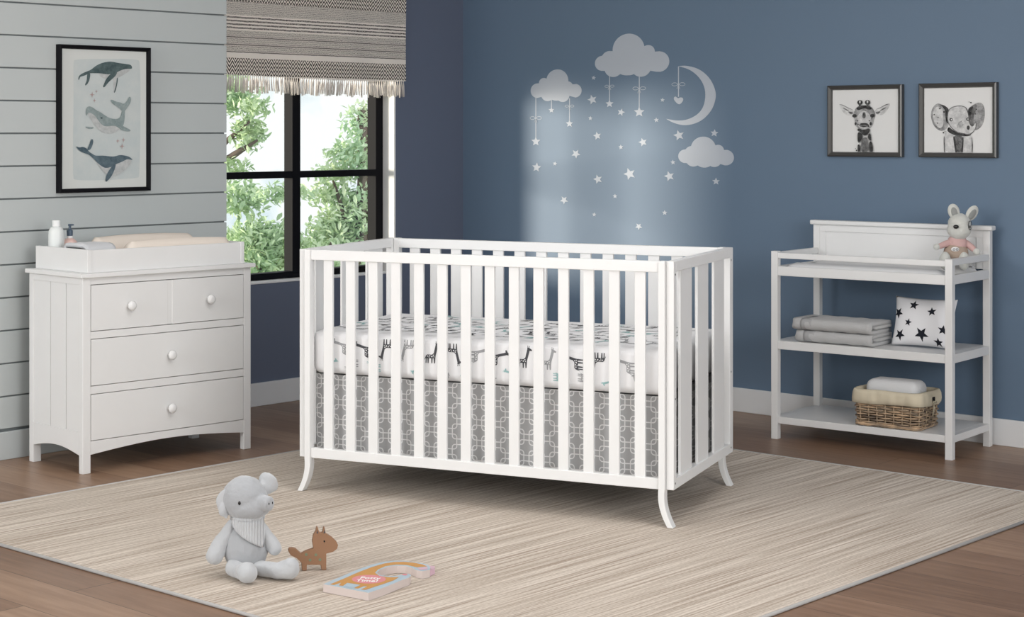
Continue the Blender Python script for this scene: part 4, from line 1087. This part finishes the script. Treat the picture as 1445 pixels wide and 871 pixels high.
# wooden fox
fx = thing('wooden_fox_toy', (-3.820, 3.672, RZ), TH+.12, 'flat brown wooden fox toy with green dots beside the plush pig', 'toy')
ff = local_fn(725, 712, .000437)
outl = [(563, 575), (568, 558), (590, 555), (615, 562), (650, 596), (690, 578), (735, 563), (728, 515), (735, 470), (750, 450), (757, 418), (764, 414), (776, 455), (798, 457), (806, 420), (812, 418), (820, 462), (862, 490), (895, 522), (905, 545), (898, 570), (870, 590), (824, 600), (824, 712), (792, 712), (786, 676), (690, 673), (690, 712), (658, 712), (655, 660), (620, 625), (580, 605)]
fo = [ff(x, y) for x, y in outl]
mb = MB(); mb.prism(fo, -.009, .009, lambda a, b, h: (a, h, b)); part(mb.build('body', 'fox', fx, bevel=.0012), 'brown wooden body')
mb = MB()
for x, y in ((686, 602), (752, 606), (712, 640), (780, 640)): mb.prism([ff(a, b) for a, b in ell(x, y, 10, 10, 14)], -.0096, -.0088, lambda a, b, h: (a, h, b))
mb.build('dots', 'foxdot', fx)
mb = MB(); mb.prism([ff(a, b) for a, b in ell(810, 515, 6, 7, 12)], -.0096, -.0088, lambda a, b, h: (a, h, b)); mb.build('eye', 'black_eye', fx)
mb = MB()
for x, y in ((762, 440), (810, 440)): mb.prism([ff(x-6, y+20), ff(x+6, y+20), ff(x, y-6)], -.0096, -.0088, lambda a, b, h: (a, h, b))
mb.build('inner_ear', 'pgrey', fx)

# board book lying on the rug, cut to a giraffe outline
BZ = .0225
BK_OUT = [(-0.1373, -0.1204), (-0.0811, -0.0258), (-0.0347, 0.0524), (0.0053, 0.1076), (0.0407, 0.1413), (0.0709, 0.1537), (0.101, 0.1537), (0.1279, 0.1382), (0.1547, 0.1229), (0.1712, 0.1026), (0.1767, 0.0724), (0.1734, 0.0445), (0.1507, 0.0277), (0.1341, 0.0405), (0.1205, 0.0724), (0.1039, 0.0905), (0.0768, 0.0945), (0.0493, 0.0804), (0.0278, 0.0475), (0.0166, 0.0081), (0.0277, -0.021), (0.0541, -0.0306), (0.076, -0.0258), (0.0934, -0.0084), (0.1106, -0.0016), (0.116, -0.021), (0.109, -0.0469), (0.089, -0.0735), (0.0591, -0.1204), (0.025, -0.1709), (-0.0094, -0.216)]
BK_OR = [(-0.1187, -0.125), (-0.0786, -0.0593), (-0.0349, 0.0179), (0.0049, 0.0774), (0.0402, 0.1178), (0.0705, 0.1382), (0.1006, 0.1413), (0.1276, 0.1311), (0.1541, 0.1087), (0.1679, 0.0844), (0.1378, 0.0724), (0.1092, 0.1005), (0.0772, 0.1066), (0.0445, 0.0874), (0.0216, 0.0475), (0.0117, 0.0081), (0.0251, -0.0306), (0.0538, -0.0431), (0.0803, -0.0431), (0.0649, -0.0783), (0.0305, -0.125), (0.0112, -0.1481), (-0.0174, -0.1845), (-0.0315, -0.18), (-0.0124, -0.1481), (-0.0217, -0.1435), (-0.0384, -0.1709), (-0.0502, -0.1664), (-0.0311, -0.1297), (-0.069, -0.1064), (-0.0808, -0.1407), (-0.0926, -0.137), (-0.0868, -0.1064), (-0.1068, -0.1315)]
BK_OV = [(0.0424, -0.0679), (0.0405, -0.0806), (0.0354, -0.0924), (0.0274, -0.1025), (0.0172, -0.1102), (0.0053, -0.115), (-0.0073, -0.1167), (-0.0198, -0.115), (-0.0315, -0.1102), (-0.0416, -0.1025), (-0.0493, -0.0924), (-0.0542, -0.0806), (-0.0558, -0.0679), (-0.0541, -0.0551), (-0.0491, -0.0431), (-0.0412, -0.0328), (-0.0309, -0.0248), (-0.019, -0.0198), (-0.0061, -0.0181), (0.0067, -0.0198), (0.0186, -0.0248), (0.0287, -0.0328), (0.0364, -0.0431), (0.041, -0.0551)]
BK_NO = [(0.1374, 0.0624), (0.1675, 0.0774), (0.1674, 0.0475), (0.1463, 0.0405)]
BK_BL = [(-0.063, -0.1157), (-0.0335, -0.1297), (-0.0549, -0.1709), (-0.0784, -0.1435)]
bo = thing('board_book', (-3.60, 3.70, RZ), TH, 'giraffe-shaped children board book with a pink title oval lying on the rug', 'book')
mb = MB().use('bkblue'); mb.prism(BK_OUT, .0, .0225, side='page'); mb.build('pages', None, bo)
MB().prism([(.150, .060), (.176, .060), (.1905, .088), (.1915, .113), (.1757, .118), (.16, .112)], .0, .0165).build('back_cover', 'bklil', bo)
mb = MB(); lay = lambda d: (lambda a, b: (a, b, .0225+d))
mb.use('bkorange').face(BK_OR, lay(.0003)); mb.use('bkblue').face(BK_BL, lay(.0006)); mb.use('bkpink').face(BK_OV, lay(.0006)); mb.use('bklil').face(BK_NO, lay(.0006))
mb.use('bkpink').face(ell(.098, -.014, .008, .010), lay(.0006))
part(mb.build('cover_art', None, bo, fix=False), 'orange giraffe artwork on blue cover')
for txt, x, y in (('Potty', -.034, -.062), ('Time!', -.046, -.092)):
    cu = bpy.data.curves.new('title', 'FONT'); cu.body = txt; cu.size = .034; cu.extrude = .0002; cu.offset = .0006; cu.shear = .1
    tmp = bpy.data.objects.new('tmp', cu); me = bpy.data.meshes.new_from_object(tmp); bpy.data.objects.remove(tmp)
    me.materials.clear(); me.materials.append(M['bkwhite'])
    o = bpy.data.objects.new('title', me); COL.objects.link(o); o.parent = bo; o.location = (x, y, .0225+.0010); o.rotation_euler = (0, 0, -.14); o.scale = (.80, 1.0, 1)


# plush rabbit on the changing table
rb = thing('plush_rabbit', tl(.705, .290, .7480), TH-.05, 'small pale plush rabbit in pink top and tan overalls on the changing table', 'plush toy')
rk = .000414
rf = lambda x, y: ((x-385)*rk, (715-y)*rk)
def rp(x, y, yy): a, b = rf(x, y); return (a, yy, b)
hb = MB(); hb.ball(rp(388, 262, -.003), (.046, .042, .044)); hb.ball(rp(380, 320, -.012), (.049, .043, .042)); rh = hb.build('head', 'rabbit', rb, smooth=True, remesh=.003)
MB().ball(rp(320, 285, -.056), (.0115, .006, .0085)).build('nose', 'black_eye', rh, smooth=True)
T = Matrix.Translation(rp(462, 272, -.0405)) @ Matrix.Rotation(.50, 4, 'Z')
mb = MB(); mb.tube([(.0090*cos(t), -.004, .0185*sin(t)) for t in [2*PI*i/20 for i in range(20)]], .0014, 6, closed=True, T=T); mb.ball((.002, -.002, -.006), (.0035, .002, .006), T=T); mb.build('eye', 'black_eye', rh, smooth=True)
for (x0, y0_, x1, y1_, r, tw) in ((350, 190, 322, 85, .024, -.08), (485, 205, 548, 105, .025, .30)):
    a = Vector(rp(x0, y0_, .0)); b = Vector(rp(x1, y1_, .0)); m_ = (a+b)/2; L_ = (b-a).length
    T = Matrix.Translation(m_) @ Matrix.Rotation(math.atan2(b.x-a.x, b.z-a.z), 4, 'Y') @ Matrix.Rotation(tw, 4, 'Z')
    e_ = MB().ball((0, 0, 0), (r, .010, L_*.72), T=T, nu=20, nv=14); eo = e_.build('ear', 'rabbit', rh, smooth=True)
    MB().ball((0, -.0075, -.004), (r*.55, .004, L_*.5), T=T, nu=16, nv=10).build('inner_ear', 'rabbitear', rh, smooth=True)
MB().ball(rp(370, 425, .0), (.038, .032, .024)).ball(rp(370, 470, .0), (.042, .036, .035)).build('pink_top', 'rpink', rb, smooth=True, remesh=.003)
MB().ball(rp(355, 550, -.004), (.050, .040, .044)).build('overalls', 'rtan', rb, smooth=True)
def rlimb(a, b, r0, r1, m, nm, hand=None):
    q_ = MB(); a, b = Vector(a), Vector(b)
    for i in range(7): t = i/6; q_.ball(a.lerp(b, t), r0+(r1-r0)*t, nu=12, nv=8)
    o_ = q_.build(nm, m, rb, smooth=True, remesh=.003)
    if hand: MB().ball(hand[0], hand[1]).build('hand', 'rabbit', o_, smooth=True)
rlimb(rp(290, 450, -.006), rp(185, 485, -.022), .015, .013, 'rpink', 'arm', (rp(150, 490, -.026), (.013, .012, .014)))
rlimb(rp(465, 460, -.004), rp(512, 512, -.026), .015, .013, 'rpink', 'arm', (rp(538, 535, -.034), (.015, .013, .014)))
for x, y, r in ((222, 610, .023), (408, 612, .0225)):
    MB().ball(rp(x, y+18, -.042), (r, .026, .038)).build('foot', 'rabbit', rb, smooth=True)
mb = MB(); mb.ball(rp(320, 512, -.043), (.017, .005, .0095)); bo = mb.build('badge', 'bkwhite', rb, smooth=True)
mb = MB()
for x in (306, 336): mb.tube([(rp(x, 512, -.0487)[0]+.0042*cos(t), -.0487, rp(x, 512, 0)[2]+.0042*sin(t)) for t in [2*PI*i/12 for i in range(12)]], .0009, 5, closed=True)
mb.build('ring', 'pgrey', bo)

# ------------------------------------------------------------------ light
def area(name, loc, tgt, sx, sy, power, col=(1, 1, 1)):
    l = bpy.data.lights.new(name, 'AREA'); l.shape = 'RECTANGLE'; l.size = sx; l.size_y = sy; l.energy = power; l.color = col
    o = bpy.data.objects.new(name, l); COL.objects.link(o); o.location = loc
    o.rotation_euler = (Vector(tgt)-Vector(loc)).to_track_quat('-Z', 'Y').to_euler()
    return o
area('key_softbox', (-5.0, -1.0, 1.95), (-4.3, 6.0, .9), 1.7, 1.3, 96, (1, 1, 1))
area('side_fill_added', (1.6, 2.4, 1.9), (-6.0, 4.8, 1.1), 2.4, 1.4, 104, (1, 1, 1))  # added fill for board wall, blind and dresser front, no fixture there
area('overhead_fill_added', (-3.6, 4.4, 2.58), (-3.8, 4.6, 0), 2.2, 2.2, 50, (1, 1, 1))  # added overhead fill to brighten the crib inside, not a known lamp
sun = bpy.data.lights.new('sun', 'SUN'); sun.energy = 5.4; sun.angle = math.radians(11); sun.color = (1, .88, .75)
so = bpy.data.objects.new('sun', sun); COL.objects.link(so)
so.rotation_euler = Vector((.85, 1, -.05)).to_track_quat('-Z', 'Y').to_euler(); so.location = (-12, 0, 5)

w = bpy.data.worlds.new('sky'); SC.world = w; w.use_nodes = True; nt = w.node_tree; bg = nt.nodes['Background']; e = NT(nt)
tc = nt.nodes.new('ShaderNodeTexCoord')
n_ = e.noise(tc.outputs['Generated'], 26, 4, .5)
c_ = e.ramp(n_, [(.30, (.48, .55, .58)), (.43, (.64, .65, .65)), (.66, (.64, .65, .65)), (.8, (.50, .53, .60))])
nt.links.new(c_, bg.inputs[0]); bg.inputs[1].default_value = 1.8

# ------------------------------------------------------------------ camera
cam = bpy.data.cameras.new('camera'); co = bpy.data.objects.new('camera', cam); COL.objects.link(co)
co.location = (0, 0, 1.32); co.rotation_euler = (PI/2, 0, TH)
cam.sensor_width = 36; cam.lens = 2501.13/1445*36
cam.shift_x = (722.5-490.923)/1445; cam.shift_y = (185.557-435.5)/1445
cam.clip_end = 200
SC.camera = co
SC.view_settings.view_transform = 'Standard'; SC.view_settings.look = 'None'; SC.view_settings.gamma = 1; SC.view_settings.exposure = 0
SC.view_settings.use_curve_mapping = False
